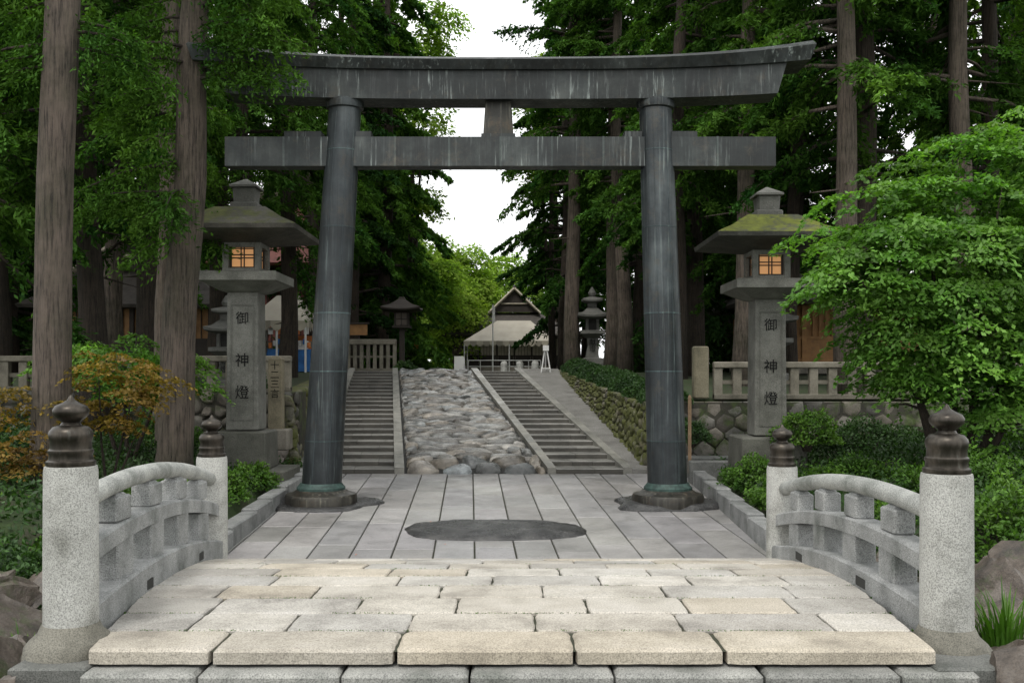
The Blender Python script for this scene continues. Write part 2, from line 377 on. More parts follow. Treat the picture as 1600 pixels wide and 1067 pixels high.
run_kerb('kerb',lambda y:prr(y)+.0,11.2,20.2,.26,.30,1)
mb=MB()
mb.box((4.6,20.5,.30),(1.9,.3,.5),col=(.6,.6,.58),bev=.02); mb.box((4.4,21.6,.28),(1.8,.5,.55),col=(.5,.5,.48),bev=.03)
mb.build('kerb',M_rail)
def polyslab(name,pts,z0,z1,mat,inset=.08,noise_=.0,parent=None,dome=0):
    mb=MB(); n=len(pts); cx=sum(p[0] for p in pts)/n; cy=sum(p[1] for p in pts)/n
    vs=[];rings=[(1.0,z0),(1.0,z0+(z1-z0)*.6),(1-inset,z1),(.86,z1+dome*.3),(.72,z1+dome*.5),(.58,z1+dome*.7),(.44,z1+dome*.85),(.3,z1+dome*.9),(.15,z1+dome)]
    for s_,z in rings:
        for p in pts:
            X,Y=cx+(p[0]-cx)*s_,cy+(p[1]-cy)*s_
            vs.append((X,Y,z+pz(Y)+((noise_*mnoise.noise(Vector((X*3,Y*3,1)))+noise_*.6*mnoise.noise(Vector((X*9,Y*9,1)))) if z>z0 else 0)))
    K=len(rings); fs=[(k*n+i,k*n+(i+1)%n,(k+1)*n+(i+1)%n,(k+1)*n+i) for k in range(K-1) for i in range(n)]+[tuple(range((K-1)*n,K*n))]
    mb.add(vs,fs); return mb.build(name,mat,True,parent)
pts=[]
for i in range(64):
    a=2*math.pi*i/64; ca,sa=math.cos(a),math.sin(a)
    px=math.copysign(abs(ca)**.8,ca);py=math.copysign(abs(sa)**.8,sa)
    q=1+.006*math.sin(9*a)+.006*math.sin(17*a+1)
    pts.append((-.28+1.38*px*q*(1+.03*math.sin(3*a+1))-.10*py,15.2+.78*py*q*(1+.06*math.sin(2*a))))
polyslab('flat_boulder',pts,-.05,.04,M_dark,.05,.02,dome=.05)
# ------------------------------------------------------------ bridge
def dz(y): return .715 if y<7 else .715-.03*(y-7)**2
def dl(y): return -2.43-.147*(y-5.68)
def dr_(y): return 2.43+.08*(y-5.68)
br=empty('stone_arch_bridge')
mb=MB(); rows=[5.66,6.1,6.55,7.0,7.45,7.9,8.35,8.8,9.25,9.7,10.15,10.6]
warm=[(1,1,1),(1.03,1.0,.95),(.92,.925,.935),(1.08,1.07,1.05),(.84,.83,.82),(1.04,1.02,.98),(1.02,.96,.86)]
def deck_slab(A,th,b,h,c):
    def edge(p,q,n): return [(lerp(p[0],q[0],i/n),lerp(p[1],q[1],i/n)) for i in range(n)]
    per=edge(A[0],A[1],14)+edge(A[1],A[2],6)+edge(A[2],A[3],14)+edge(A[3],A[0],6)
    cx=sum(p[0] for p in A)/4;cy=sum(p[1] for p in A)/4
    P=[];I=[]
    hx=(A[1][0]-A[0][0])/2; hy=(A[3][1]-A[0][1])/2
    for i,p in enumerate(per):
        w=mnoise.noise(Vector((p[0]*7,p[1]*7,3)))*.010+mnoise.noise(Vector((p[0]*19,p[1]*19,3)))*.008
        dx=(1 if p[0]<cx else -1); dy=(1 if p[1]<cy else -1)
        on_y = abs(abs(p[1]-cy)-hy)<.03; on_x=abs(p[0]-cx)>hx*.93
        q=(p[0],p[1]+dy*w) if on_y else (p[0]+dx*w,p[1])
        if on_x and on_y: q=(q[0]+dx*.008,q[1]+dy*.006)
        P.append(q)
        bb=b*(1+.8*mnoise.noise(Vector((p[0]*6,p[1]*6,9))))
        I.append((q[0]+dx*min(bb,abs(q[0]-cx)),q[1]+dy*min(bb,abs(q[1]-cy))) if (on_y and on_x) else ((q[0],q[1]+dy*bb) if on_y else (q[0]+dx*bb,q[1])))
    n=len(per)
    vs=[(p[0],p[1],dz(p[1])-th) for p in P]+[(p[0],p[1],dz(p[1])-b*.8+h) for p in P]+[(p[0],p[1],dz(p[1])+h) for p in I]
    fs=[(k*n+i,k*n+(i+1)%n,(k+1)*n+(i+1)%n,(k+1)*n+i) for k in range(2) for i in range(n)]+[tuple(range(2*n,3*n))]
    mb.add(vs,fs,c)
for r in range(len(rows)-1):
    y0,y1=rows[r]+.007,rows[r+1]-.007; x=dl(y0)
    first=True
    while x<dr_(y0)-.02:
        L=random.uniform(.6,.98) if r else random.uniform(.85,1.05)
        if first: L*=random.uniform(.7,1); first=False
        x1=x+L
        if dr_(y0)-x1<.4: x1=dr_(y0)
        g=.007;b=.012 ; h=random.uniform(-.003,.004); c=random.choice(warm); k=random.uniform(.86,1.06); c=(c[0]*k,c[1]*k,c[2]*k)
        if r==0: c=(c[0]*.97,c[1]*.93,c[2]*.86); b=.022
        A=[(x+g,y0),(x1-g,y0),(x1-g,y1),(x+g,y1)]
        if x<=dl(y0)+.01: A[3]=(dl(y1),y1)
        if x1>=dr_(y0)-.01: A[2]=(dr_(y1),y1)
        deck_slab(A,.16 if r else .085,b,h,c)
        x=x1
yy=[5.7+i*.35 for i in range(15)]
for a,b in zip(yy[:-1],yy[1:]):
    mb.add([(dl(a)+.02,a,dz(a)-.022),(dr_(a)-.02,a,dz(a)-.022),(dr_(b)-.02,b,dz(b)-.022),(dl(b)+.02,b,dz(b)-.022)],[(0,1,2,3)],mi=1)
mb.build('deck',[M_deck,M_joint],parent=br)
mb=MB()
x=-2.42
while x<2.6:
    L=random.uniform(.62,.95); x1=min(x+L,2.62)
    if 2.62-x1<.3: x1=2.62
    c=random.uniform(.85,1.2)
    mb.box(((x+x1)/2,5.74,.47),(x1-x-.014,.40,.28),col=(c,c*.98,c*.93),bev=.022); x=x1
x=-2.75
while x<2.9:
    L=random.uniform(.8,1.1); mb.box((x+L/2,5.25,.25),(L-.012,.62,.16),col=(.7,.7,.68),bev=.02); x+=L
mb.build('approach_step',M_rail,parent=br)
mb=MB()
for i,(y,z) in enumerate([(10.75,.22),(11.05,.05),(11.35,-.1)]):
    mb.box((-.1,y,z-.2),(5.9,.32,.4),bev=.015)
mb.build('exit_steps',M_rail,parent=br)
mb=MB()
for sx in (-1,1):
    f=(lambda y:dl(y)-.17) if sx<0 else (lambda y:dr_(y)+.17)
    for k in range(12):
        y=5.8+k*.4
        mb.box((f(y),y,dz(y)-.27),(.44,.42,.36),col=(.5,.5,.47),bev=.01)
mb.build('side_stringers',M_rail,parent=br)
def railpost(x,y,z,parent):
    mb=MB(); r=.155
    mb.lathe([(r*1.02,-.45),(r*1.01,.0),(r,.5),(r*.985,.955),(r*.95,.985),(.10,.99)],(x,y,z),32)
    a=mb.build('post',M_granite,'auto',parent)
    mb=MB(); Z=.985
    mb.lathe([(.135,Z),(.14,Z+.01),(.14,Z+.03),(.125,Z+.04),(.122,Z+.07),(.128,Z+.08),(.128,Z+.095),(.118,Z+.105),(.116,Z+.15),(.122,Z+.16),(.126,Z+.19),(.12,Z+.21),(.10,Z+.235),(.062,Z+.245),(.05,Z+.262),(.062,Z+.275),(.085,Z+.29),(.10,Z+.31),(.103,Z+.335),(.088,Z+.36),(.05,Z+.378),(.022,Z+.395),(.012,Z+.415),(.002,Z+.425)],(x,y,z),32)
    mb.build('giboshi_cap',M_cap,'auto',parent)
    return a
def railing(p0,z0,p1,z1,zoff,side):
    e=empty('bridge_railing')
    railpost(p0[0],p0[1],z0,e); railpost(p1[0],p1[1],z1,e)
    mb=MB(); mb.lathe([(.29,-.3),(.26,-.08),(.23,-.04),(.185,.0),(.162,.05)],(p0[0],p0[1],z0),20,col=(.42,.40,.35))
    mb.build('post_footing',M_granite,True,e)
    def X(y): return lerp(p0[0],p1[0],(y-p0[1])/(p1[1]-p0[1]))
    def zt(y):
        t=(y-6.1)/3.9; return zoff+1.50+.30*t-.56*t*t
    ya,yb=p0[1]+.1,p1[1]-.1; K=22
    Y=[lerp(ya,yb,i/(K-1)) for i in range(K)]
    mb=MB(); mb.tube([(X(y),y,zt(y)) for y in Y],.068,14,col=(1.3,1.3,1.25)); mb.build('handrail',M_rail,True,e)
    def beam(name,top,bot,w):
        mb=MB(); vs=[]
        for y in Y:
            x=X(y)
            for dx,z in ((-w/2,bot(y)),(w/2,bot(y)),(w/2,top(y)-.015),(w/2-.015,top(y)),(-w/2+.015,top(y)),(-w/2,top(y)-.015)): vs.append((x+dx,y,z))
        fs=[(k*6+i,k*6+(i+1)%6,(k+1)*6+(i+1)%6,(k+1)*6+i) for k in range(K-1) for i in range(6)]
        fs+=[(0,1,2,3,4,5),tuple((K-1)*6+i for i in range(6))]
        mb.add(vs,fs); mb.build(name,M_rail,False,e)
    beam('middle_beam',lambda y:zt(y)-.25,lambda y:zt(y)-.37,.19)
    lo_=lambda y:lerp(dz(y)+.22,zt(y)-.66,.5)
    beam('base_beam',lo_,lambda y:dz(y)-.12+zoff*.5,.26)
    mb=MB()
    for i in range(4):
        y=lerp(p0[1],p1[1],(i+1.0)/4.9)
        x=X(y); t=zt(y)
        mb.box((x,y,t-.165),(.15,.26,.17),bev=.012)
        mb.box((x,y,t-.085),(.13,.18,.05),bev=.01,top=.8)
        mb.box((x,y,(lo_(y)+t-.37)/2),(.17,.28,t-.37-lo_(y)+.03),bev=.012)
    mb.build('struts',M_rail,parent=e)
    mb=MB()
    for q in (.3,.72):
        y=lerp(p0[1],p1[1],q); s_=1 if side<0 else -1
        mb.box((X(y)+s_*.127,y,dz(y)+.05),(.012,.20,.07),col=(.3,.3,.3))
    mb.build('drain_openings',M_text,parent=e); return e
railing((-2.64,5.96),.747,(-3.045,10.1),.474,.0,-1)
railing((2.663,6.10),.69,(2.74,10.1),.377,-.10,1)
# ------------------------------------------------------------ torii
to=empty('bronze_torii_gate'); TY=17.6
mb=MB()
for (xb,xt,rz_) in ((-3.37,-2.94,0),(2.75,2.53,0)):
    f=lambda z,xb=xb,xt=xt:(lerp(xb,xt,(z-.28)/6.96),TY)
    def rr(z): return lerp(.352,.283,(z/7.24))
    cuts=[.2,1.15,2.37,3.39,4.9,6.25,7.24]
    for a,b in zip(cuts[:-1],cuts[1:]):
        k=random.uniform(.75,1.3)
        mb.lathe([(rr(z),z) for z in np.linspace(a,b,8)],(0,0,0),40,lean=f,col=(k,k*1.0,k*1.0))
    for zz,kc in ((1.15,1.2),(2.37,2.2),(3.39,1.7),(4.9,1.1),(6.25,1.5)):
        mb.lathe([(rr(zz),zz-.011),(rr(zz)+.005,zz-.009),(rr(zz)+.005,zz+.009),(rr(zz),zz+.011)],(0,0,0),40,lean=f,col=(kc,kc*1.2,kc*1.15))
    for ang in (-1.9,-1.1):
        pts=[(f(z)[0]+math.cos(ang)*(rr(z)+.001),TY+math.sin(ang)*(rr(z)+.001),z) for z in np.linspace(.45,6.9,12)]
        mb.tube(pts,.006,5,col=(1.3,1.4,1.4))
    mb.lathe([(rr(7)-.0,6.98),(.325,7.0),(.335,7.05),(.335,7.12),(.31,7.15)],(0,0,0),40,lean=f,col=(.8,.8,.8))
mb.build('pillars',M_bronze,'auto',to)
mb=MB()
for xb in (-3.375,2.755):
    mb.lathe([(.40,.26),(.425,.28),(.425,.33),(.39,.37),(.36,.41)],(xb,TY,0),40,mi=1)
    mb.lathe([(.60,-.02),(.63,0.0),(.635,.16),(.61,.215),(.50,.24),(.45,.28),(.43,.29)],(xb,TY,0),40,mi=0,col=(1.1,.85,.65))
mb.build('pillar_bases',[M_bronze,M_verd],'auto',to)
for k,xb in enumerate((-3.40,2.80)):
    pts=[]
    for i in range(26):
        a=2*math.pi*i/26+.2; r=1.0+.12*math.sin(3*a+k*2)+.08*math.sin(5*a+k)+random.uniform(-.04,.04)
        pts.append((xb+.98*r*math.cos(a)*(1.05),TY+.05+.74*r*math.sin(a)))
    polyslab('footing_slab',pts,-.05,.06 if k==0 else .085,M_dark,.1,.03,to,dome=.02)
def beam(name,secs,xL,xR,mat,n=48,panel=5):
    mb=MB(); S=len(secs); P=[]
    for k in range(n+1):
        t=-1+2*k/n
        for (dy,z,ri,ex) in secs:
            half=((xR-xL)/2+ex); x=(xL+xR)/2+t*half
            P.append((x,TY+dy,z+ri*abs(t)**3))
    kk=1
    for k in range(n):
        if k%panel==0: kk=random.uniform(.72,1.3)
        fs=[(i,(i+1)%S,S+(i+1)%S,S+i) for i in range(S)]
        if k==0: fs.append(tuple(range(S)))
        if k==n-1: fs.append(tuple(S+i for i in range(S)))
        mb.add(P[k*S:(k+2)*S],fs,(kk,kk,kk))
    return mb.build(name,mat,False,to)
beam('shimaki',[(-.30,7.10,.10,-.10),(.30,7.10,.10,-.10),(.33,7.60,.16,.06),(-.33,7.60,.16,.06)],-5.10,4.72,M_beam,panel=4)
beam('kasagi',[(-.40,7.585,.17,-.02),(.40,7.585,.17,-.02),(.48,7.74,.26,.06),(.20,7.86,.29,.08),(0,7.90,.31,.09),(-.20,7.86,.29,.08),(-.48,7.74,.26,.06)],-5.55,5.18,M_beam,panel=6)
mb=MB()
xx=[-5.03,-4.0,-2.9,-2.05,-1.1,-.2,.7,1.6,2.45,3.6,4.62]
for a,b in zip(xx[:-1],xx[1:]):
    k=random.uniform(.9,1.6); mb.box(((a+b)/2,TY,6.22),(b-a,.34,.51),col=(k,k,k))
for x in xx[1:-1]: mb.box((x,TY,6.22),(.035,.350,.520),col=(2.2,2.3,2.2))
mb.build('nuki',M_beam,False,to)
mb=MB()
for x,w in ((-3.67,.66),(-2.62,.3),(2.13,.32),(3.02,.46)): mb.box((x,TY,6.52),(w,.30,.12),bev=.008,col=(.8,.8,.8))
mb.box((-.24,TY,6.79),(.54,.30,.66),top=.84,col=(1.2,1.0,.8),bev=.01)
mb.box((-.24,TY,6.505),(.6,.32,.06)); mb.build('gakuzuka_and_wedges',M_beam,False,to)
# ------------------------------------------------------------ stairs & cobble ramp
NS=22
def lx(a,b,y): return lerp(a,b,(y-22)/16)
st=empty('stone_staircase')
for nm,(la,lb,ra,rb) in {'flight_a':(-4.27,-5.99,-2.60,-4.56),'flight_b':(.98,-1.33,2.46,.07)}.items():
    mb=MB()
    for i in range(NS):
        ya=22+i*16/NS; yb=ya+16/NS; z=.14+(i+1)*2.36/NS
        cuts=[0,random.uniform(.28,.45),random.uniform(.58,.8),1] if i%2 else [0,random.uniform(.4,.6),1]
        for a,b in zip(cuts[:-1],cuts[1:]):
            xa,xb=lx(la,lb,ya),lx(ra,rb,ya); xc,xd=lx(la,lb,yb),lx(ra,rb,yb)
            X0,X1=lerp(xa,xb,a)+.004,lerp(xa,xb,b)-.004; X2,X3=lerp(xc,xd,b)-.004,lerp(xc,xd,a)+.004
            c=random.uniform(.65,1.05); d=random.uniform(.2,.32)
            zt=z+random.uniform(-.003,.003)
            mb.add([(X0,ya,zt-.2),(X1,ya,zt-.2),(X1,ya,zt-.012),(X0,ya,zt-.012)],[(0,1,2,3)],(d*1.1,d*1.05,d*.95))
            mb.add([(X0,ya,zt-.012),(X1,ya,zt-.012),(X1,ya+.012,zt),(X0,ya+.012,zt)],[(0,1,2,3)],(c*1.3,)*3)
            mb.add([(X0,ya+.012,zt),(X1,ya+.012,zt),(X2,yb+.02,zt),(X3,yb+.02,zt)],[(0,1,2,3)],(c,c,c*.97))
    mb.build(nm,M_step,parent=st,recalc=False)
def sloped(mb,a0,a1,b0,b1,dz0,dz1,col=(1,1,1),n=12,mi=0,joints=True):
    for i in range(n):
        ya=22+16*i/n+.01*joints; yb=22+16*(i+1)/n-.01*joints
        p=[(lx(a0,a1,ya),ya),(lx(b0,b1,ya),ya),(lx(b0,b1,yb),yb),(lx(a0,a1,yb),yb)]
        c=random.uniform(.9,1.1)
        vs=[(x,y,sz(y)+dz0) for x,y in p]+[(x,y,sz(y)+dz1) for x,y in p]
        mb.add(vs,[(4,5,6,7),(0,1,5,4),(1,2,6,5),(2,3,7,6),(3,0,4,7)],(col[0]*c,col[1]*c,col[2]*c),mi)
mb=MB()
sloped(mb,-2.60,-4.56,-2.38,-4.36,-.3,.13,(1.1,1.1,1.05))
sloped(mb,.79,-1.57,.98,-1.33,-.3,.13,(1.1,1.1,1.05))
sloped(mb,2.46,.07,2.66,.30,-.3,.14,(1.1,1.1,1.05))
sloped(mb,-4.50,-6.2,-4.27,-5.99,-.3,.14,(1.1,1.1,1.05))
mb.build('stringers',M_step,parent=st)
mb=MB(); sloped(mb,2.66,.30,3.1,1.75,-.3,.10,n=1,joints=False); sloped(mb,-4.95,-6.5,-4.50,-6.2,-.3,.10,n=1,joints=False)
mb.build('gravel_slope_path',M_gravel)
def cells(w,h,nu,nv,jit=.42,brick=True):
    P={}
    for j in range(nv):
        for i in range(-1,nu+1):
            u=(i+.5+(.5 if brick and j%2 else 0)+random.uniform(-jit,jit))*w/nu
            v=(j+.5+random.uniform(-jit,jit)*.8)*h/nv
            P[(i,j)]=(u,v)
    out=[]
    for (i,j),p in P.items():
        poly=[(max(0,p[0]-3*w/nu),max(0,p[1]-3*h/nv)),(min(w,p[0]+3*w/nu),max(0,p[1]-3*h/nv)),(min(w,p[0]+3*w/nu),min(h,p[1]+3*h/nv)),(max(0,p[0]-3*w/nu),min(h,p[1]+3*h/nv))]
        if poly[0][0]>=poly[1][0]: continue
        for di in (-2,-1,0,1,2):
            for dj in (-2,-1,0,1,2):
                q=P.get((i+di,j+dj))
                if q is None or q==p: continue
                mx,my=(p[0]+q[0])/2,(p[1]+q[1])/2; nx_,ny_=q[0]-p[0],q[1]-p[1]
                new=[]
                for k in range(len(poly)):
                    a=poly[k];b=poly[(k+1)%len(poly)]
                    da=(a[0]-mx)*nx_+(a[1]-my)*ny_; db=(b[0]-mx)*nx_+(b[1]-my)*ny_
                    if da<=0: new.append(a)
                    if da*db<0:
                        t=da/(da-db); new.append((a[0]+(b[0]-a[0])*t,a[1]+(b[1]-a[1])*t))
                poly=new
                if len(poly)<3: break
            if len(poly)<3: break
        if len(poly)>=3: out.append(poly)
    return out
def stones(mb,polys,mp,gap,dome,depth=.12,tint=.3,warmv=.05,roundn=1,jd=.35,tl=.25):
    for poly in polys:
        for _ in range(roundn):
            q=[]
            for k in range(len(poly)):
                a=poly[k];b=poly[(k+1)%len(poly)]
                q.append((a[0]*.78+b[0]*.22,a[1]*.78+b[1]*.22)); q.append((a[0]*.22+b[0]*.78,a[1]*.22+b[1]*.78))
            poly=q
        n=len(poly); cx=sum(p[0] for p in poly)/n; cy=sum(p[1] for p in poly)/n
        rm=sum(math.hypot(p[0]-cx,p[1]-cy) for p in poly)/n
        if rm<gap*1.5: continue
        k0=1-gap/rm; D=dome*random.uniform(1-jd,1+jd); tx,ty=random.uniform(-tl,tl)*D/rm,random.uniform(-tl,tl)*D/rm
        vs=[]
        for s_,h in ((k0,-depth),(k0,0),(k0*.9,D*.55),(k0*.68,D*.9),(k0*.35,D)):
            for p in poly:
                u,v=cx+(p[0]-cx)*s_,cy+(p[1]-cy)*s_
                vs.append(mp(u,v,h+((p[0]-cx)*tx+(p[1]-cy)*ty if h>0 else 0)))
        c=random.uniform(1-tint,1+tint); w=random.uniform(-warmv,warmv)
        fs=[(k*n+i,k*n+(i+1)%n,(k+1)*n+(i+1)%n,(k+1)*n+i) for k in range(4) for i in range(n)]+[tuple(range(4*n,5*n))]
        mb.add(vs,fs,(c*(1+w),c,c*(1-w)))
mb=MB()
def mpr(u,v,h):
    y=22.0+v; a=lx(-2.36,-4.34,y); b=lx(.77,-1.59,y); return (lerp(a,b,u),y,sz(y)+.05+h)
polys=[[(u*3.1,v+1.0) for u,v in p] for p in cells(1.0,15.0,8,27,.34)]
stones(mb,polys,lambda u,v,h:mpr(min(1,max(0,u/3.1)),v,h),.055,.065,tint=.5,tl=.45,warmv=.08)
big=cells(3.1,1.15,4,2,.35); stones(mb,[[(u,v-.12) for u,v in p] for p in big],lambda u,v,h:mpr(u/3.1,v,h),.045,.10,tint=.5,tl=.5,warmv=.12)
e=empty('cobblestone_ramp'); mb.build('cobbles',M_cobble,'auto',e)
mb=MB(); sloped(mb,-2.38,-4.36,.79,-1.57,-.2,.012,n=1,joints=False); mb.build('mortar_bed',plain('mortar_dark',(.014,.014,.012),.8),parent=e)
mb=MB(); mb.box((-3.0,38.6,2.40),(7.0,1.2,.2),bev=.02); mb.build('landing_pavement',M_gravel)
# ------------------------------------------------------------ retaining walls
def wall_y(name,xf,ya,yb,zlo,zhi,side,mat,nu,nv):
    e=empty(name); mb=MB(); L=yb-ya
    polys=cells(L,1.5,nu,nv,.40)
    def mp(u,v,h):
        y=ya+u; t=v/1.5; z=lerp(zlo(y),zhi(y),t); return (xf(y)+side*(h-.18*t),y,z)
    stones(mb,polys,mp,.02,.08,tint=.45); mb.build('stones',mat,'auto',e)
    mb=MB(); n=8
    for i in range(n):
        a=ya+L*i/n;b=ya+L*(i+1)/n; w=-side*.55;o=-side*.06
        vs=[]
        for y in (a,b):
            vs+=[(xf(y)+o,y,zlo(y)-.3),(xf(y)+w,y,zlo(y)-.3),(xf(y)+w,y,zhi(y)-.02),(xf(y)+o-side*.18,y,zhi(y)-.02)]
        mb.add(vs,[(0,1,5,4),(1,2,6,5),(2,3,7,6),(3,0,4,7),(0,1,2,3),(4,5,6,7)],(.35,.35,.3))
    mb.build('core',mat,parent=e)
wall_y('stone_retaining_wall',lambda y:wr(y)+.02,22.3,38,lambda y:sz(y),lambda y:lerp(1.62,2.56,(y-22)/16),-1,M_mosswall,44,7)
wall_y('stone_retaining_wall',lambda y:wl(y)-.02,22.3,38,lambda y:sz(y),lambda y:lerp(1.85,2.56,(y-22)/16),1,M_mosswall,44,7)
def wall_x(name,xa,xb,yf,zlo,zhi,mat,nu,nv,jit,rn,gap=.018,dome=.07,brick=True):
    e=empty(name); mb=MB(); L=xb-xa
    stones(mb,cells(L,zhi-zlo,nu,nv,jit,brick),lambda u,v,h:(xa+u,yf-h+.12*v/(zhi-zlo),zlo+v),gap,dome,tint=.45,roundn=rn,tl=.5)
    mb.build('stones',mat,'auto',e)
    mb=MB(); mb.box(((xa+xb)/2,yf+.42,(zlo+zhi)/2-.06),(L-.02,.7,zhi-zlo+.06),col=(.3,.3,.25)); mb.build('core',mat,parent=e)
wall_x('stone_retaining_wall',3.02,14.0,22.75,.1,1.72,M_wall,24,5,.14,0,.010,.045)
wall_x('stone_retaining_wall',-14.0,-4.86,22.75,.1,1.96,M_wall,24,6,.42,1,.02,.11)
def hedge(name,f,n,leaf,mat):
    P=np.array([f() for _ in range(n)])
    D=unit(rng.normal(0,1,(n,3))+np.array([0,0,.3])); Nn=unit(rng.normal(0,.6,(n,3))+np.array([0,0,1]))
    return obj(name,leaves_mesh(name,P,D,Nn,leaf*rng.uniform(.7,1.3,n),leaf*.5,mat,np.repeat(rng.uniform(.6,1.2,(n,1)),3,axis=1)))
def hf():
    y=22.6+random.random()*15.4; w=random.random(); a=random.uniform(0,math.pi); rr_=math.sqrt(random.uniform(.55,1))
    H_=.42+.1*math.sin(y*2.1)+.05*math.sin(y*5)
    return (wr(y)+.70-.55*math.cos(a)*rr_*(1+.12*math.sin(y*3.3)),y,lerp(1.6,2.52,(y-22)/16)+H_*math.sin(a)*rr_)
hedge('azalea_hedge',hf,30000,.07,L_hedge)
# ------------------------------------------------------------ stone fences
def fence(name,x0,x1,y,z,h,sp=.42,pw=.2,endpost=None,mat=None):
    mb=MB(); n=int(round((x1-x0)/sp)); 
    for i in range(n+1):
        x=x0+(x1-x0)*i/n; c=random.uniform(.75,1.2)
        mb.box((x,y,z+h*.42),(pw,.16,h*.84),col=(c,c,c*.95),bev=.012)
    mb.box(((x0+x1)/2,y,z+h*.92),(x1-x0+pw,.24,h*.17),bev=.02,col=(1.05,1.05,1))
    mb.box(((x0+x1)/2,y-.0,z+.04),(x1-x0+pw,.28,.12),bev=.015,col=(.8,.8,.75))
    mb.box(((x0+x1)/2,y,z+h*.45),(x1-x0,.07,.09),col=(.8,.8,.75))
    if endpost: mb.box((endpost[0],y,z+endpost[1]/2),(.34,.34,endpost[1]),bev=.03,col=(.95,.93,.75))
    return mb.build(name,mat or M_fence)
fence('stone_fence',4.75,14.0,23.0,1.78,.84,sp=.44,pw=.20,endpost=(4.35,1.20))
fence('stone_fence',-13.0,-5.2,23.0,1.96,.80,sp=.44,pw=.2)
fence('stone_fence',-6.9,-4.95,42.0,2.55,1.32,sp=.3,pw=.15)
fence('stone_fence',-13.5,-7.6,40.0,2.5,1.2,sp=.35,pw=.16)
def text(body,loc,size,parent,rz=0,mat=M_text,sp=1.0,ext=.002):
    c=bpy.data.curves.new('inscription','FONT'); c.body=body; c.size=size; c.extrude=ext; c.align_x='CENTER'; c.align_y='TOP'; c.space_line=sp
    c.materials.append(mat); o=obj('inscription',c,parent); o.location=loc; o.rotation_euler=(R(90),0,rz); return o
e=empty('inscribed_stone_marker',(-5.02,21.2,.95))
mb=MB(); mb.box((0,0,.95),(.30,.26,1.5),bev=.02,col=(1.1,1.05,.85)); mb.box((0,0,1.735),(.30,.26,.07),top=.4,col=(1.1,1.05,.85)); mb.box((0,0,.0),(.6,.5,.45),bev=.03); mb.build('body',M_fence,parent=e)
text('十\n二\n三\n言',(0,-.134,1.66),.2,e,sp=1.0)
# ------------------------------------------------------------ big lanterns
def big_lantern(x,y,z,roofmat,bw,rz=0):
    e=empty('stone_lantern',(x,y,z)); e.rotation_euler=(0,0,rz)
    mb=MB()
    mb.box((.15,0,.15),(1.5,1.45,.7),bev=.03,col=(.7,.7,.64))
    mb.box((0,0,.86),(bw,bw,.74),bev=.03,top=.97,col=(.8,.8,.74))
    mb.box((0,0,2.585),(.63,.63,2.67),top=.93,bev=.015,col=(1.2,1.2,1.17))
    for sx in (-1,1):
        mb.box((sx*.215,-.307,2.55),(.025,.016,2.2),col=(.95,.95,.92))
    mb.box((0,-.304,3.66),(.455,.016,.025),col=(.95,.95,.92)); mb.box((0,-.314,1.44),(.455,.016,.025),col=(.95,.95,.92))
    mb.sqlathe([(.31,3.90),(.40,3.93),(.70,4.09),(.76,4.10),(.76,4.26),(.72,4.28),(.42,4.30)],col=(1.25,1.25,1.2))
    for sx in (-1,1):
        for sy in (-1,1): mb.box((sx*.31,sy*.31,4.585),(.12,.12,.57),col=(1.5,1.5,1.46),bev=.01)
    for a in range(4):
        c,s_=math.cos(a*math.pi/2),math.sin(a*math.pi/2)
        for zz,hh in ((4.335,.07),(4.82,.10)): mb.box((.325*s_ if a%2 else 0, -.325*c if a%2==0 else 0,zz),(.50 if a%2==0 else .08,.08 if a%2==0 else .50,hh),col=(1.45,1.45,1.4))
    mb.build('body',M_lantern,parent=e)
    mb=MB(); mb.box((0,0,4.57),(.52,.52,.40)); mb.build('lit_window',M_paper,parent=e)
    mb=MB()
    for a in range(4):
        c,s_=math.cos(a*math.pi/2),math.sin(a*math.pi/2)
        for u in (-.235,-.03,.03,.235):
            p=(u*c-(-.275)*s_,u*s_+(-.275)*c); w=.018 if abs(u)<.1 else .05; mb.box((p[0],p[1],4.57),(w if a%2==0 else .03,.03 if a%2==0 else w,.41))
        for v in (-.18,0.0,.06,.18):
            p=(.276*s_,-.276*c); mb.box((p[0],p[1],4.57+v),(.50 if a%2==0 else .026,.026 if a%2==0 else .50,.02))
    mb.build('lattice',M_wood,parent=e)
    mb=MB()
    mb.sqlathe([(.40,4.86),(.60,4.90),(1.14,5.00),(1.20,5.02),(1.22,5.10),(1.12,5.155),(.88,5.27),(.66,5.42),(.48,5.53),(.26,5.54)],seg=8)
    mb.build('roof',roofmat,parent=e)
    mb=MB()
    mb.box((0,0,5.59),(.52,.52,.14),bev=.02); mb.box((0,0,5.80),(.40,.40,.30),bev=.02,top=1.1)
    mb.sqlathe([(.27,5.95),(.27,5.99),(.12,6.08),(.02,6.14)],seg=2); mb.build('finial',M_lantern,parent=e)
    text('御',(0,-.309,3.52),.26,e); text('神',(0,-.316,2.72),.28,e); text('燈',(0,-.322,2.10),.28,e)
    return e
big_lantern(-5.2,19.5,0,M_lroof,1.02)
big_lantern(5.04,19.7,-.12,M_lroof2,1.28)
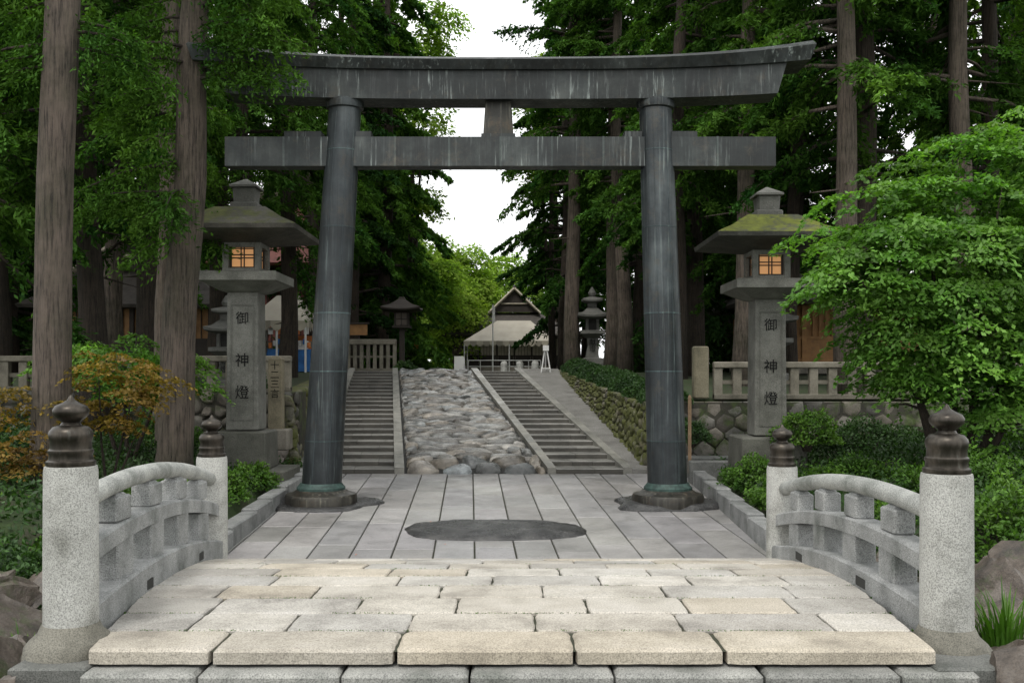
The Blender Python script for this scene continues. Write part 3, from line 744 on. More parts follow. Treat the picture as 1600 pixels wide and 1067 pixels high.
def small_lantern(x,y,z,H):
    e=empty('garden_stone_lantern',(x,y,z)); k=H/3.6; e.scale=(k,k,k); mb=MB()
    mb.sqlathe([(.62,-.3),(.62,.12),(.5,.14),(.5,.32),(.36,.36)],seg=2)
    mb.sqlathe([(.30,.36),(.22,.9),(.24,1.25),(.34,1.32)],seg=2)
    mb.sqlathe([(.34,1.32),(.55,1.45),(.55,1.6),(.3,1.62)],seg=2)
    for sx in (-1,1):
        for sy in (-1,1): mb.box((sx*.24,sy*.24,1.87),(.12,.12,.5))
    mb.box((0,0,1.87),(.34,.34,.5),col=(.2,.2,.2))
    mb.sqlathe([(.35,2.12),(.68,2.2),(.70,2.28),(.45,2.42),(.25,2.62),(.18,2.66)],seg=4,lift=[0,.06,.1,.02,0,0])
    mb.sqlathe([(.2,2.66),(.2,2.86),(.45,2.92),(.46,2.98),(.22,3.12),(.12,3.16)],seg=4,lift=[0,0,.05,.08,0,0])
    mb.lathe([(.08,3.14),(.15,3.2),(.19,3.32),(.12,3.45),(.03,3.6)],n=12)
    mb.build('body',M_lantern,parent=e); text('献\n燈',(0,-.31,1.2),.3,e); return e
small_lantern(3.62,45,2.80,3.55)
small_lantern(-7.6,26.5,1.95,2.5)
small_lantern(7.9,30,2.1,3.0)
def wood_lantern(x,y,z,k):
    e=empty('wooden_lantern',(x,y,z)); e.scale=(k,k,k); mb=MB()
    mb.box((0,0,.15),(.7,.7,.3),bev=.03); mb.box((0,0,1.1),(.22,.22,1.8)); mb.box((0,0,2.0),(.8,.8,.1)); 
    for sx in (-1,1):
        for sy in (-1,1): mb.box((sx*.28,sy*.28,2.35),(.08,.08,.6))
        mb.box((sx*.28,0,2.35),(.03,.03,.6)); 
    mb.box((0,-.28,2.35),(.03,.03,.6)); mb.box((0,-.28,2.35),(.56,.03,.03))
    mb.box((0,0,2.35),(.48,.48,.55),mi=1)
    mb.sqlathe([(.35,2.64),(.85,2.72),(.87,2.78),(.5,2.98),(.15,3.25),(.12,3.35)],seg=6,lift=[0,.08,.1,.02,0,0])
    mb.build('body',[M_wood,plain('old_paper',(.12,.10,.08))],parent=e); return e
wood_lantern(-4.97,45,2.55,1.0)
# ------------------------------------------------------------ tents and buildings
def tent(name,x0,x1,y0,y1,z,he,hr,mat=M_canvas):
    e=empty(name); mb=MB(); cx0,cx1=(x0+(x1-x0)*.36,x1-(x1-x0)*.26); cy=(y0+y1)/2
    vs=[(x0,y0,z+he),(x1,y0,z+he),(x1,y1,z+he),(x0,y1,z+he),(cx0,cy,z+hr),(cx1,cy,z+hr)]
    mb.add(vs,[(0,1,5,4),(1,2,5),(2,3,4,5),(3,0,4)])
    def val(a,b):
        n=max(4,int(math.hypot(b[0]-a[0],b[1]-a[1])/.45))
        for i in range(n):
            p=[(lerp(a[0],b[0],(i+t)/n),lerp(a[1],b[1],(i+t)/n)) for t in (0,.25,.5,.75,1)]
            dr=[.22,.36,.42,.36,.22]
            v=[(q[0],q[1],z+he-.003) for q in p]+[(q[0],q[1],z+he-d) for q,d in zip(p,dr)]
            c=(.75,.75,.73) if i%2 else (1.15,1.15,1.1)
            mb.add(v,[(k,k+1,k+6,k+5) for k in range(4)],c)
    val((x0,y0),(x1,y0));val((x1,y0),(x1,y1));val((x0,y1),(x0,y0))
    mb.build('canopy',mat,parent=e,recalc=False)
    mb=MB()
    for x in (x0+.05,(x0+x1)/2,x1-.05):
        for y in (y0+.05,y1-.05): mb.tube([(x,y,z-.1),(x,y,z+he)],.045,8)
    for y in (y0+.05,y1-.05): mb.tube([(x0,y,z+he-.02),(x1,y,z+he-.02)],.03,6)
    mb.build('frame',M_white,parent=e); return e
t=tent('canopy_tent',-3.5,3.1,72,77,2.72,2.2,3.8)
def hall(name,x0,x1,y0,y1,z,hw,he,hr,rmat,wmat,panel=M_white,ov=1.0,gf=.57):
    e=empty(name); mb=MB()
    mb.box(((x0+x1)/2,(y0+y1)/2,z+.2),(x1-x0+.4,y1-y0+.4,.4)); mb.build('plinth',M_fence,parent=e)
    mb=MB(); mb.box(((x0+x1)/2,(y0+y1)/2,z+hw/2+.3),(x1-x0-.1,y1-y0-.1,hw)); mb.build('walls',panel,parent=e)
    mb=MB(); n=max(3,int((x1-x0)/1.3))
    for i in range(n+1):
        x=lerp(x0,x1,i/n)
        for y in (y0,y1): mb.box((x,y,z+hw/2+.3),(.16,.16,hw))
    for zz in (.5,1.3,hw+.2):
        mb.box(((x0+x1)/2,y0,z+zz),(x1-x0,.1,.1))
    for i in range(n):
        xa,xb=lerp(x0,x1,i/n)+.1,lerp(x0,x1,(i+1)/n)-.1
        mb.box(((xa+xb)/2,y0+.02,z+.9),(xb-xa,.06,.75))
        for k in range(1,5): mb.box((lerp(xa,xb,k/5),y0,z+hw*.5+.75),(.03,.05,hw-1.2))
    for k in range(1+int(y1-y0)): 
        for x in (x0,x1): mb.box((x,y0+k,z+hw/2+.3),(.12,.12,hw))
    mb.build('timber_frame',wmat,parent=e)
    mb=MB(); cx,cy=(x0+x1)/2,(y0+y1)/2; X,Y=(x1-x0)/2+ov,(y1-y0)/2+ov
    def ring(fx,fy,zz): return [(cx-X*fx,cy-Y*fy,zz),(cx+X*fx,cy-Y*fy,zz),(cx+X*fx,cy+Y*fy,zz),(cx-X*fx,cy+Y*fy,zz)]
    zt=z+he; H=hr-he; g0=gf-.02
    vs=ring(.98,.98,zt-.12)+ring(1,1,zt)+ring((1+g0)/2,.8,zt+H*.2)+ring(g0,.6,zt+H*.5)
    mb.add(vs,[(k*4+i,k*4+(i+1)%4,(k+1)*4+(i+1)%4,(k+1)*4+i) for k in range(3) for i in range(4)]+[(3,2,1,0)])
    a=ring(gf,.68,zt+H*.48); rdg=[(cx,cy-Y*.68,z+hr),(cx,cy+Y*.68,z+hr)]
    mb.add(a+rdg,[(0,4,5,3),(1,2,5,4)]); mb.box((cx,cy,z+hr+.06),(.3,Y*1.4,.28)); mb.build('roof',rmat,parent=e)
    mb=MB(); b=[(cx-X*gf*.9,cy-Y*.66,zt+H*.50),(cx+X*gf*.9,cy-Y*.66,zt+H*.50),(cx,cy-Y*.66,z+hr-.2)]
    mb.add(b,[(0,1,2)],mi=1); 
    for s_ in (-1,1):
        mb.tube([(cx+s_*X*gf,cy-Y*.70,zt+H*.48),(cx,cy-Y*.70,z+hr+.02)],.12,4,mi=0)
    mb.tube([(cx-X*gf*.5,cy-Y*.67,zt+H*.68),(cx+X*gf*.5,cy-Y*.67,zt+H*.68)],.07,4,mi=0); mb.build('gable',[M_plaster,M_wood],parent=e)
    return e
hall('shrine_office',-4.2,4.6,84,94,2.8,2.6,3.0,7.0,M_roof,M_wood,panel=M_plaster,ov=1.7,gf=.36)
hall('shrine_hall',9.2,14.6,36,41,2.4,2.4,2.6,5.4,M_roof,M_ochre,panel=M_ochre)
hall('shrine_hall',-17.5,-11.5,38,43,2.4,2.4,2.6,5.4,M_roof,M_wood,panel=M_ochre)
hall('shrine_hall',-13.5,-9.9,48,54,2.6,4.4,5.1,9.0,M_redroof,M_wood,panel=M_redroof)
tent('festival_tent',-10.4,-8.05,39,42,2.5,2.0,3.1)
mb=MB(); mb.box((-8.9,40,2.95),(1.7,.7,.9),mi=0); mb.box((-8.9,39.6,3.1),(1.72,.03,.35),mi=0); mb.box((-8.8,41.5,3.6),(1.9,.05,.8),mi=1); mb.box((-8.45,39.7,3.55),(.6,.3,.35),mi=2)
for i in range(10): mb.box((-9.6+i*.17,39.55,3.55+.07*(i%3)),(.12,.15,.22),mi=(i+1)%3,bev=.02)
for i in range(5): mb.box((-9.5+i*.35,39.2,4.1),(.2,.03,.26),mi=1 if i%2 else 2)
mb.build('festival_stall',[M_blue,M_orange,M_white])
mb=MB(); mb.box((-6.55,42.6,3.5),(.08,.08,2.2),mi=0); mb.box((-6.55,42.5,4.3),(.75,.05,.45),mi=1); mb.box((-6.55,42.5,4.58),(.9,.2,.06),mi=0); mb.build('wooden_notice_board',[M_wood,M_ochre])
mb=MB(); mb.box((-5.6,58,3.5),(.07,.07,2.1),mi=0); mb.box((-5.6,57.95,4.25),(.32,.05,.6),mi=1); mb.build('hanging_sign',[M_wood,M_orange])
mb=MB(); mb.box((-2.45,46,2.86),(.46,.04,.78),rz=.25,top=.95); mb.box((-2.38,46.25,2.84),(.44,.03,.74),rz=.25,top=.8); mb.build('sandwich_board',M_white)
mb=MB(); mb.tube([(-1.35,70,2.7),(-1.35,70,7.4)],.05,8); mb.box((-1.26,70,6.7),(.14,.03,1.1)); mb.build('nobori_banner',M_white)
e=empty('easel_stand'); mb=MB()
for p,q in (((1.05,37.0,2.2),(1.24,37.1,3.42)),((1.47,37.0,2.2),(1.28,37.1,3.42)),((1.26,37.6,2.3),(1.26,37.12,3.42))): mb.tube([p,q],.028,8)
mb.tube([(1.11,37.0,2.6),(1.41,37.0,2.6)],.02,8); mb.box((1.26,37.02,3.36),(.22,.03,.2)); mb.build('frame',M_white,parent=e)
mb=MB()
for i,(x,y) in enumerate(((.35,44),(-.35,44.5),(1.0,43))): mb.lathe([(.16,-.1),(.16,.3),(.1,.42)],(x,y,2.58),10)
mb.build('stone_bollards',M_granite)
mb=MB(); mb.box((3.73,20.9,1.05),(.065,.065,1.6),bev=.006); mb.box((3.73,20.9,1.87),(.065,.065,.05),top=.4); mb.build('wooden_stake',M_stake)
mb=MB()
for i in range(7): mb.tube([(-2.9+i*.8,66,2.6),(-2.9+i*.8,66,3.4)],.03,6)
mb.tube([(-2.9,66,3.4),(1.9,66,3.4)],.03,6); mb.tube([(-2.9,66,3.0),(1.9,66,3.0)],.025,6); mb.build('metal_barrier',M_white)
# ------------------------------------------------------------ person
def person(x,y,z,h):
    e=empty('walking_person',(x,y,z)); s=h/1.72
    V=[(0,0,.93),(0,0,1.12),(0,0,1.38),(0,0,1.48),(0,-.01,1.56),
       (.17,0,1.40),(.22,.04,1.13),(.23,-.04,.88),(-.17,0,1.40),(-.22,-.05,1.13),(-.23,-.12,.90),
       (.10,0,.88),(.11,-.10,.49),(.11,-.05,.09),(.11,-.17,.04),(-.10,0,.88),(-.11,.08,.49),(-.11,.22,.12),(-.11,.12,.04)]
    E=[(0,1),(1,2),(2,3),(3,4),(2,5),(5,6),(6,7),(2,8),(8,9),(9,10),(0,11),(11,12),(12,13),(13,14),(0,15),(15,16),(16,17),(17,18)]
    rd=[.14,.13,.14,.055,.06,.06,.045,.03,.06,.045,.03,.095,.062,.042,.035,.095,.062,.042,.035]
    me=bpy.data.meshes.new('body'); me.from_pydata([tuple(c*s for c in v) for v in V],E,[]); o=obj('body',me,e)
    md=o.modifiers.new('Skin','SKIN')
    for i,r in enumerate(rd): me.skin_vertices[0].data[i].radius=(r*s,r*s*.8)
    me.skin_vertices[0].data[0].use_root=True
    o.modifiers.new('Sub','SUBSURF').levels=1
    m,t,b=nt('clothes'); sx=N(t,'ShaderNodeSeparateXYZ'); t.links.new(coords(t),sx.inputs[0])
    c=ramp(t,sx.outputs[2],[(0,(.03,.03,.04)),(.90,(.03,.03,.05)),(.91,(.04,.13,.22))]); c.node.color_ramp.interpolation='CONSTANT'; t.links.new(c,b.inputs['Base Color']); me.materials.append(m)
    mb=MB(); mb.lathe([(.02,1.50),(.06,1.53),(.075,1.60),(.08,1.66),(.06,1.72),(.02,1.74)],(0,0,0),12); mb.lathe([(.005,0),(.014,.02),(.002,.05)],(0,-.08,1.60),6)
    mb.build('head',plain('skin',(.5,.3,.22),.6),True,e)
    mb=MB(); mb.lathe([(.083,1.63),(.088,1.68),(.07,1.74),(.02,1.765)],(0,.012,0),12); mb.build('hair',plain('hair',(.015,.012,.01),.6),True,e)
    return e
person(-6.5,70,2.70,1.7)
# ------------------------------------------------------------ trees
near=[conifer('cedar_a',24,5.5,2.8,105,.17,L_con,k=13,dens=15,trunk_r=.33,bark=M_barkd),
      conifer('cedar_b',26,7.0,2.6,95,.17,L_con,k=13,dens=15,trunk_r=.30,bark=M_bark),
      conifer('cedar_c',25,4.0,3.0,105,.18,L_con,k=12,dens=15,trunk_r=.30,bark=M_barkd,droop=.65)]
far=[conifer('cedar_d',27,2.5,3.4,105,.30,L_cond,k=10,dens=11,trunk_r=.36,bark=M_barkd),
     conifer('cedar_e',29,5.0,3.2,105,.30,L_con,k=10,dens=11,trunk_r=.36,bark=M_barkd),
     conifer('cedar_f',25,1.0,3.6,105,.31,L_con,k=10,dens=11,trunk_r=.34,bark=M_barkd,droop=.6)]
def T(m,x,y,sc=1,z=None,tilt=(0,0),rz=None):
    return place_tree('cedar_tree',m,(x,y,G(x,y) if z is None else z),sc,random.uniform(0,6) if rz is None else rz,tilt)
for (x,y,m,s) in [(8.3,24.5,1,1.0),(9.6,27,0,1.05),(6.7,29,1,1.0),(8.6,31,2,1.0),(5.4,33,0,1.0),(12.2,27,1,1.1),(14.5,30,2,1.1),(11.0,32,0,1.1),(4.4,44,1,1.15),(6.8,38,2,1.05),
                  (-9.5,26,2,1.0),(-7.9,29,0,1.0),(-11.5,29,1,1.0),(-13.0,25,0,1.0),(-7.7,34,2,1.0),(-10.4,35,0,1.1),(-9.4,22.2,0,.95),(-11.6,20.5,2,1.0),(-8.6,44,0,1.1),(16.2,26,0,1.0),(-14.2,33,2,1.1),(-16.5,29,1,1.1)]:
    T(near[m],x,y,s,tilt=(random.uniform(-.02,.02),random.uniform(-.03,.03)))
T(near[1],2.75,45,1.2,tilt=(0,0)); T(near[1],4.7,42,1.1,tilt=(0,-.06))
T(far[1],2.9,54,1.0); T(far[0],-8.0,50,1.0); T(far[2],-7.6,58,1.05); T(far[1],-9.0,66,1.1); T(far[2],-9.2,76,1.05); T(far[0],3.6,62,1.1); T(far[1],-10.6,88,1.15); T(far[2],-12.8,104,1.2); T(far[1],4.5,104,1.3); T(far[0],-8.2,72,.8)
rs=random.Random(11); placed=[]
tries=0
while len(placed)<84 and tries<6000:
    tries+=1
    y=rs.uniform(34,96); x=rs.uniform(-.56*y-4,.56*y+4)
    lo=(672-800)/1555*y-2.5; hi=(788-800)/1555*y+2.7
    if lo<x<hi: continue
    if y<48 and -14<x<-1: continue
    if 66<y<98 and -8<x<6.6: continue
    if y<50 and abs(x)<6: continue
    if 34<y<43 and (8.5<x<15.5 or -18.5<x<-10.5): continue
    if 46<y<56 and -14.5<x<-9: continue
    if any((x-a)**2+(y-b)**2<(3.2 if y<60 else 4.6)**2 for a,b in placed): continue
    placed.append((x,y)); T(far[rs.randrange(3)],x,y,rs.uniform(.85,1.15),tilt=(rs.uniform(-.02,.02),rs.uniform(-.02,.02)))
def decid(name,x,y,z,ells,npad,prad,nleaf,leaf,mat,trunks,bark=M_barkd,tr=.12,**kw):
    e=empty(name); pads(name,ells,npad,prad,nleaf,leaf,mat,parent=e,**kw)
    mb=MB()
    for tip in trunks:
        p0=Vector((x,y,z-.3)); p1=Vector(tip); pm=p0.lerp(p1,.45)+Vector((0,0,.25*(p1-p0).length*.3))
        mb.tube([p0,p0.lerp(pm,.5)+Vector((random.uniform(-.1,.1),0,0)),pm,pm.lerp(p1,.5)+Vector((0,0,.1)),p1],[tr,tr*.85,tr*.6,tr*.35,tr*.1],8,wob=.05)
        for k in range(3):
            q=pm.lerp(p1,random.uniform(0,.7)); d=Vector((random.uniform(-1,1),random.uniform(-1,1),random.uniform(.1,.6)))*(p1-p0).length*.16
            mb.tube([q,q+d*.5+Vector((0,0,.05)),q+d],[tr*.35,tr*.22,tr*.05],5)
    mb.build('trunk',bark,True,e); return e
decid('broadleaf_tree',-6,108,3,[((-7,108,11.5),(6,4,6.5)),((-8,106,6),(6,4,4))],320,1.7,120,.42,L_dec,[(-8,108,13),(-3,108,12),(-6,108,16)],tr=.5)
decid('broadleaf_tree',-4.6,82,3,[((-4.6,84,7.8),(2.4,3,4.2)),((-6.0,80,9.5),(2,2,2.4))],130,1.2,110,.32,L_dec,[(-5,84,9),(-3.5,84,9)],tr=.25)
decid('broadleaf_tree',1,125,3,[((0,125,10.5),(7,4,7))],240,1.9,110,.5,L_dec,[(-2,125,12),(4,125,11)],tr=.5)
decid('broadleaf_tree',-16,120,3,[((-15,120,12),(7,4,9))],220,1.9,110,.5,L_dec,[(-18,120,14),(-12,120,13)],tr=.5)
decid('broadleaf_tree',-6.4,62,2.7,[((-5.6,62,22),(1.9,3,3.4)),((-5.2,61,17.5),(1.4,2,1.4)),((-4.6,61,24.5),(1.6,2,1.2)),((-5.6,61,13),(1.5,2,1.6))],95,.9,90,.26,L_dec,[(-6,62,23),(-5.4,61,18)],tr=.22,surf=.2)
decid('broadleaf_tree',2.4,58,2.7,[((1.7,58,14.5),(1.8,2,1.7)),((2.0,58,19),(1.9,2.4,2.2)),((.9,58,17),(1.2,1.4,.8))],75,.9,90,.26,L_dec,[(1.6,58,15),(2.2,58,20)],tr=.22,surf=.2)
# maples beside the gate
decid('japanese_maple',7.1,15.8,.6,[((6.95,15.6,4.05),(1.95,1.7,2.2)),((5.6,15.3,3.95),(1.4,1.3,1.2)),((7.9,15.2,2.5),(1.5,1.4,1.5)),((8.6,15.8,5.0),(1.6,1.5,1.8)),((6.2,15.4,2.7),(1.3,1.2,.9))],500,.44,180,.092,L_map,
      [(5.3,15.2,3.8),(6.4,15.5,4.9),(7.6,15.4,5.3),(8.4,15.2,4.0),(5.7,15.3,2.9),(8.2,15.0,2.4)],tr=.085,thick=.018,tilt=.45,flat=.32,surf=.35,tone=(.6,1.4))
decid('japanese_maple',-7.0,18.3,.6,[((-7.3,18.2,2.45),(1.3,.9,.6)),((-6.3,18.4,2.35),(.85,.7,.45))],100,.33,110,.085,L_map,[(-8,18.2,2.6),(-6.3,18.3,2.5),(-7.2,18.2,2.8)],tr=.05,thick=.03,tilt=.3)
decid('japanese_maple',-6.4,15.6,.3,[((-6.15,15.3,2.05),(1.0,.8,.65)),((-6.9,14.2,1.5),(.9,.5,.7))],95,.28,75,.075,L_org,[(-6.9,15.0,2.1),(-5.8,15.5,2.2),(-6.4,15.4,2.4),(-5.7,15.4,1.5)],tr=.03,thick=.02,tilt=.3)
def trunk_only(pts,rad,mat,e):
    mb=MB(); mb.tube(pts,rad,28,wob=.05); return mb.build('trunk',mat,True,e)
e=empty('cedar_tree'); K=16
trunk_only([(lerp(-6.85,-6.35,i/15)+.03*math.sin(i),14.6,-.3+i*1.1) for i in range(K)],[.36 if i==0 else lerp(.275,.19,i/15) for i in range(K)],M_bark,e)
e2=empty('cedar_tree')
trunk_only([(lerp(-6.0,-5.25,i/15)+.04*math.sin(i*1.3),17.5,0+i*.95) for i in range(K)],[.42 if i==0 else lerp(.31,.19,i/15) for i in range(K)],M_bark,e2)
e3=empty('cedar_tree')
trunk_only([(lerp(-7.1,-6.9,i/15)+.04*math.sin(i*1.3),20.3,0+i*.95) for i in range(K)],[.3 if i==0 else lerp(.22,.14,i/15) for i in range(K)],M_bark,e3)
def limbs(parent,specs,leaf,mat,k=16,dens=26):
    Cs=[];Ds=[];Ns=[];Co=[];mb=MB()
    for (p,d,L,dr) in specs:
        p=np.array(p,float); d=unit(np.array(d,float)); pr=unit(np.cross(d,[0,0,1]))
        P=lambda t:p+d*L*t-np.array([0,0,1])*dr*L*t*t
        mb.tube([tuple(P(t)) for t in (0,.25,.5,.75,.97)],[.035,.026,.018,.012,.005],6)
        n=int(L*dens); tt=rng.uniform(.12,1,n)
        base=P(tt[:,None]); sg=rng.choice([-1,1],n)[:,None]
        td=unit(d*rng.uniform(.1,.8,(n,1))+pr*sg*rng.uniform(.2,1,(n,1))+np.array([0,0,-.55])+rng.normal(0,.25,(n,3)))
        tl=(.3+.7*rng.random((n,1)))*(1.2-tt[:,None]*.7)*.8
        s=np.tile(np.linspace(.05,1,k)[None,:,None],(n,1,1))
        C=base[:,None,:]+td[:,None,:]*tl[:,None,:]*s-np.array([0,0,.35])*s**2*tl[:,None,:]+rng.normal(0,.04,(n,k,3))
        D=unit(td[:,None,:]+rng.normal(0,.5,C.shape)); Nn=unit(np.array([0,0,1.])+rng.normal(0,.6,C.shape))
        tone=np.tile(rng.uniform(.7,1.55,(n,1,1)),(1,k,1))
        Cs.append(C.reshape(-1,3));Ds.append(D.reshape(-1,3));Ns.append(Nn.reshape(-1,3));Co.append(np.repeat(tone.reshape(-1,1),3,axis=1))
    C=np.concatenate(Cs);m=len(C)
    obj('crown',leaves_mesh('limb_foliage',C,np.concatenate(Ds),np.concatenate(Ns),leaf*rng.uniform(.7,1.4,m),leaf*.38,mat,np.concatenate(Co)),parent)
    mb.build('limbs',M_barkd,True,parent)
sp=[]
for i in range(22):
    z=rng.uniform(7.3,10.8); a=rng.uniform(-.5,.5)
    sp.append(((-5.5,17.4,z),(1,-.55+a*.4,.15),rng.uniform(1.4,2.6),rng.uniform(.15,.4)))
for i in range(16):
    z=rng.uniform(5.2,11); sp.append(((-5.6,17.4,z),(-1,rng.uniform(-.9,.5),.1),rng.uniform(1.2,2.4),rng.uniform(.2,.5)))
for i in range(5):
    z=rng.uniform(4.6,6.5); sp.append(((-5.8,17.4,z),(rng.uniform(-1,.2),-.9,0),rng.uniform(.7,1.2),.5))
limbs(e2,sp,.10,L_con)
sp=[((-6.5,14.6,rng.uniform(6.3,9.5)),(rng.choice([-1,1])*1.0,rng.uniform(-.4,.8),.1),rng.uniform(1.0,2.0),.35) for i in range(12)]
limbs(e,sp,.09,L_con)
sp=[((-7,20.3,rng.uniform(5,11)),(math.cos(a),math.sin(a),.1),rng.uniform(1.2,2.4),.35) for a in rng.uniform(0,6.28,24)]
limbs(e3,sp,.11,L_con,k=12)
# ------------------------------------------------------------ shrubs, rocks, ground plants
for (x,y,z,rx,ry,rz,n,m) in [(4.55,17.9,.35,.75,.9,.55,5200,L_shr),(4.5,16.2,.2,.6,.8,.5,4200,L_shr),(5.6,16.3,.4,.8,.8,.6,5000,L_shr),(6.3,14.0,.35,.95,.8,1.0,7500,L_shr),(7.3,13.0,.3,1.0,.9,.85,6500,L_shr),(5.3,13.2,.1,.8,.8,.6,4500,L_shr),
     (5.6,18.9,1.1,.6,.5,.6,3500,L_shr),(8.2,14.5,.5,1.0,.9,.9,6000,L_hedge),(4.6,12.4,-.1,.6,.6,.5,3500,L_shr),(5.7,11.3,.25,.9,.7,.85,6500,L_shr),(6.6,11.8,.2,.9,.8,.9,6500,L_shr),(4.6,11.2,-.1,.6,.5,.5,3500,L_hedge),
     (-4.75,18.2,.3,.45,.6,.45,3000,L_shr),(-4.95,16.6,.3,.55,.7,.5,3500,L_shr),(-5.3,14.8,.2,.7,.7,.6,4500,L_shr),(-7.4,13.2,.2,.9,.8,.7,6000,L_shr),(-6.1,12.6,.0,.8,.7,.6,4500,L_shr),(-6.0,10.8,-.1,.9,.7,.75,6500,L_hedge),(-5.0,10.3,-.2,.8,.6,.75,5500,L_hedge),(-5.0,11.6,.0,.7,.6,.6,4500,L_shr),(-8.0,15.8,.6,.9,.8,.9,5500,L_hedge),(-4.6,9.0,-.2,.6,.5,.55,3800,L_hedge),
     (-4.9,12.8,.0,.6,.6,.45,3200,L_shr),(-9.3,17.5,.8,1.0,.8,1.0,5000,L_hedge),(-5.6,21.6,2.1,.3,.3,.4,1200,L_hedge),(-7.5,21.3,.9,.9,.7,.6,4000,L_shr),(4.0,22.2,.9,.45,.4,.5,2000,L_hedge),(6.9,19.6,.9,1.0,.8,.6,4500,L_hedge),(9.5,19,.9,1.4,1.2,1.2,6000,L_hedge),(-4.3,40.5,2.5,.5,.5,.5,900,L_hedge)]:
    shrub('azalea_shrub',(x,y,z),(rx,ry,rz),int(n*1.2),.062 if y<30 else .12,m)
def gc():
    while True:
        x=random.uniform(-12,13); y=random.uniform(11.2,22.3)
        if x<-4.6 or x>4.15: return (x,y,G(x,y)+random.random()**2*.28)
hedge('ground_cover_plants',gc,60000,.09,L_hedge)
def us():
    while True:
        x=random.uniform(-30,30); y=random.uniform(46,60)
        if x<-10.5 or x>5.5:
            h=2.8+1.5*math.sin(x*.7)+math.sin(x*1.9+y); return (x,y,2.4+random.random()*max(.8,h))
hedge('understory_thicket',us,50000,.34,L_cond)
def rock(name,c,r,seed,sub=4,parent=None):
    import bmesh
    bm=bmesh.new(); bmesh.ops.create_icosphere(bm,subdivisions=sub,radius=1)
    rr_=random.Random(seed); planes=[(Vector((rr_.uniform(-1,1),rr_.uniform(-1,1),rr_.uniform(-.5,1))).normalized(),rr_.uniform(.5,.8)) for _ in range(12)]
    for v in bm.verts:
        p=v.co.copy()
        q=p*1.08
        for nrm,dist in planes:
            s_=q.dot(nrm)
            if s_>dist: q=q-nrm*(s_-dist)*.95
        d=1+.12*mnoise.noise(p*2.2+Vector((seed*3.1,0,0)))-.12*abs(mnoise.noise(p*5+Vector((0,seed,0))))+.06*mnoise.noise(p*11)
        q=q*d*1.25
        v.co=Vector((c[0]+q.x*r[0],c[1]+q.y*r[1],c[2]+q.z*r[2]))
    me=bpy.data.meshes.new(name); bm.to_mesh(me); bm.free()
    ca=me.color_attributes.new('Col','FLOAT_COLOR','CORNER'); k=random.uniform(.8,1.25); ca.data.foreach_set('color',[k,k,k,1]*len(me.loops))
    me.polygons.foreach_set('use_smooth',[True]*len(me.polygons)); me.materials.append(M_rock)
    try: me.set_sharp_from_angle(angle=R(30))
    except Exception: pass
    return obj(name,me,parent)
for i,(c,r) in enumerate([((-2.95,5.35,.40),(.40,.36,.26)),((-3.45,6.3,.35),(.42,.45,.36)),((-3.2,6.7,.15),(.36,.4,.35)),((3.05,5.5,.48),(.45,.35,.22)),((3.3,6.05,.38),(.42,.4,.26)),((3.9,7.4,.25),(.5,.45,.3)),((4.1,8.6,.35),(.45,.4,.36)),((3.6,8.9,.0),(.4,.4,.3)),((4.9,9.3,.4),(.5,.5,.4)),((-4.2,7.8,.1),(.6,.5,.4)),((-4.1,9.6,.0),(.7,.5,.45)),((-3.7,11.3,-.1),(.4,.4,.35)),((3.8,10.9,-.1),(.5,.5,.45)),((4.7,11.6,0),(.5,.4,.35)),((-3.2,5.9,.1),(.4,.35,.35)),((4.6,7.2,-.1),(.6,.5,.4)),
     ((-5.4,22.3,.5),(.5,.3,.4)),((-6.3,22.2,.6),(.55,.35,.5)),((-4.9,8.8,.1),(.7,.6,.5)),((3.7,6.5,.2),(.4,.3,.3)),((4.4,8.0,.3),(.35,.3,.25))]):
    rock('boulder',c,r,i)
def tuft(name,c,n,h,spread):
    mb=MB()
    for i in range(n):
        a=random.uniform(0,6.28); r=random.random()*spread; x,y=c[0]+r*math.cos(a),c[1]+r*math.sin(a)
        L=h*random.uniform(.5,1.1); b=random.uniform(.1,.6)*L; w=.008
        pts=[(x+math.cos(a)*b*t*t,y+math.sin(a)*b*t*t,c[2]+L*t*(1-.25*t)) for t in (0,.4,.75,1)]
        vs=[]
        for k,p in enumerate(pts):
            ww=w*(1,.9,.6,.05)[k]; vs+=[(p[0]-ww*math.sin(a),p[1]+ww*math.cos(a),p[2]),(p[0]+ww*math.sin(a),p[1]-ww*math.cos(a),p[2])]
        k_=random.uniform(.7,1.3); mb.add(vs,[(0,1,3,2),(2,3,5,4),(4,5,7,6)],(k_,k_,k_))
    return mb.build(name,L_shr,recalc=False)
tuft('grass_tuft',(3.35,6.75,.42),150,.5,.30); tuft('grass_tuft',(-3.6,7.4,.1),80,.35,.3); tuft('grass_tuft',(-3.3,9.0,.1),80,.35,.3)
mb=MB()
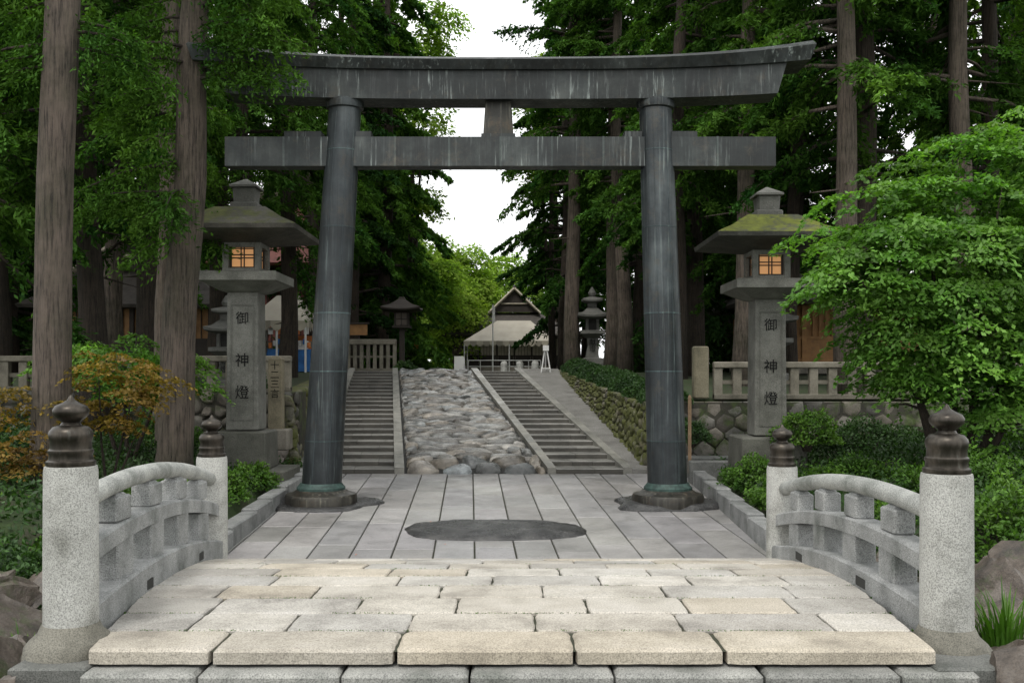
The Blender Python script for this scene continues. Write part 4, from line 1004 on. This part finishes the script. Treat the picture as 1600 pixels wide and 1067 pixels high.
for (x,y) in [(-.95,14.1),(-1.3,15.9),(1.20,5.95),(2.2,12.9),(-2.1,13.4)]:
    a=random.uniform(0,6); z=(dz(y)+.012) if y<10 else pz(y)+.012; s_=.022
    mb.add([(x+s_*math.cos(a+k*1.57)*(1 if k%2 else .6),y+s_*math.sin(a+k*1.57)*(1 if k%2 else .6),z+.004*k) for k in range(4)],[(0,1,2,3)])
mb.build('fallen_leaves',plain('dry_leaf',(.4,.10,.03),.7))
def mj():
    r=random.choice(rows[1:8]); y=r+random.uniform(-.008,.008); x=random.uniform(dl(y),dr_(y)); 
    c=math.sin(x*2.3+r*7)+math.sin(x*5.1+r*3)
    return (x if c>.1 else random.choice([dl(y)+.01,dr_(y)-.01]),y,dz(y)-.004+random.random()*.006)
hedge('joint_moss_growth',mj,4500,.012,L_shr)
# ------------------------------------------------------------ camera, light, sky
cam=bpy.data.cameras.new('camera'); co=obj('camera',cam); co.location=(0,0,2.26); co.rotation_euler=(R(90),0,0)
cam.lens=35; cam.sensor_width=36; cam.shift_y=.0353; cam.clip_end=2000; scn.camera=co
w=bpy.data.worlds.new('World'); scn.world=w; w.use_nodes=True; t=w.node_tree
sky=t.nodes.new('ShaderNodeTexSky'); sky.sky_type='NISHITA'; sky.sun_disc=False
el,az=R(58),R(200); sky.sun_elevation=el; sky.sun_rotation=az; sky.air_density=1.2; sky.dust_density=5; sky.altitude=0
hs=t.nodes.new('ShaderNodeHueSaturation'); hs.inputs['Saturation'].default_value=.3
tc=t.nodes.new('ShaderNodeTexCoord'); nz=noise(t,tc.outputs['Generated'],2.5,5,.6)
cl_=ramp(t,nz,[(.35,(.80,.82,.84)),(.65,(1,1,1))])
cm=mix(t,(13.6,13.6,13.4),cl_,1.0,'MULTIPLY')   # overcast cloud deck over the sky model
t.links.new(sky.outputs[0],hs.inputs['Color']); sk=mix(t,hs.outputs[0],cm,.85)
bg=t.nodes['Background']; bg.inputs['Strength'].default_value=.15
t.links.new(sk,bg.inputs[0])
sl=bpy.data.lights.new('sun','SUN'); sl.energy=1.5; sl.angle=R(12); sl.color=(1,.96,.9); so=obj('sun',sl)
sv=Vector((math.sin(az)*math.cos(el),math.cos(az)*math.cos(el),math.sin(el))); so.rotation_euler=sv.to_track_quat('Z','Y').to_euler()
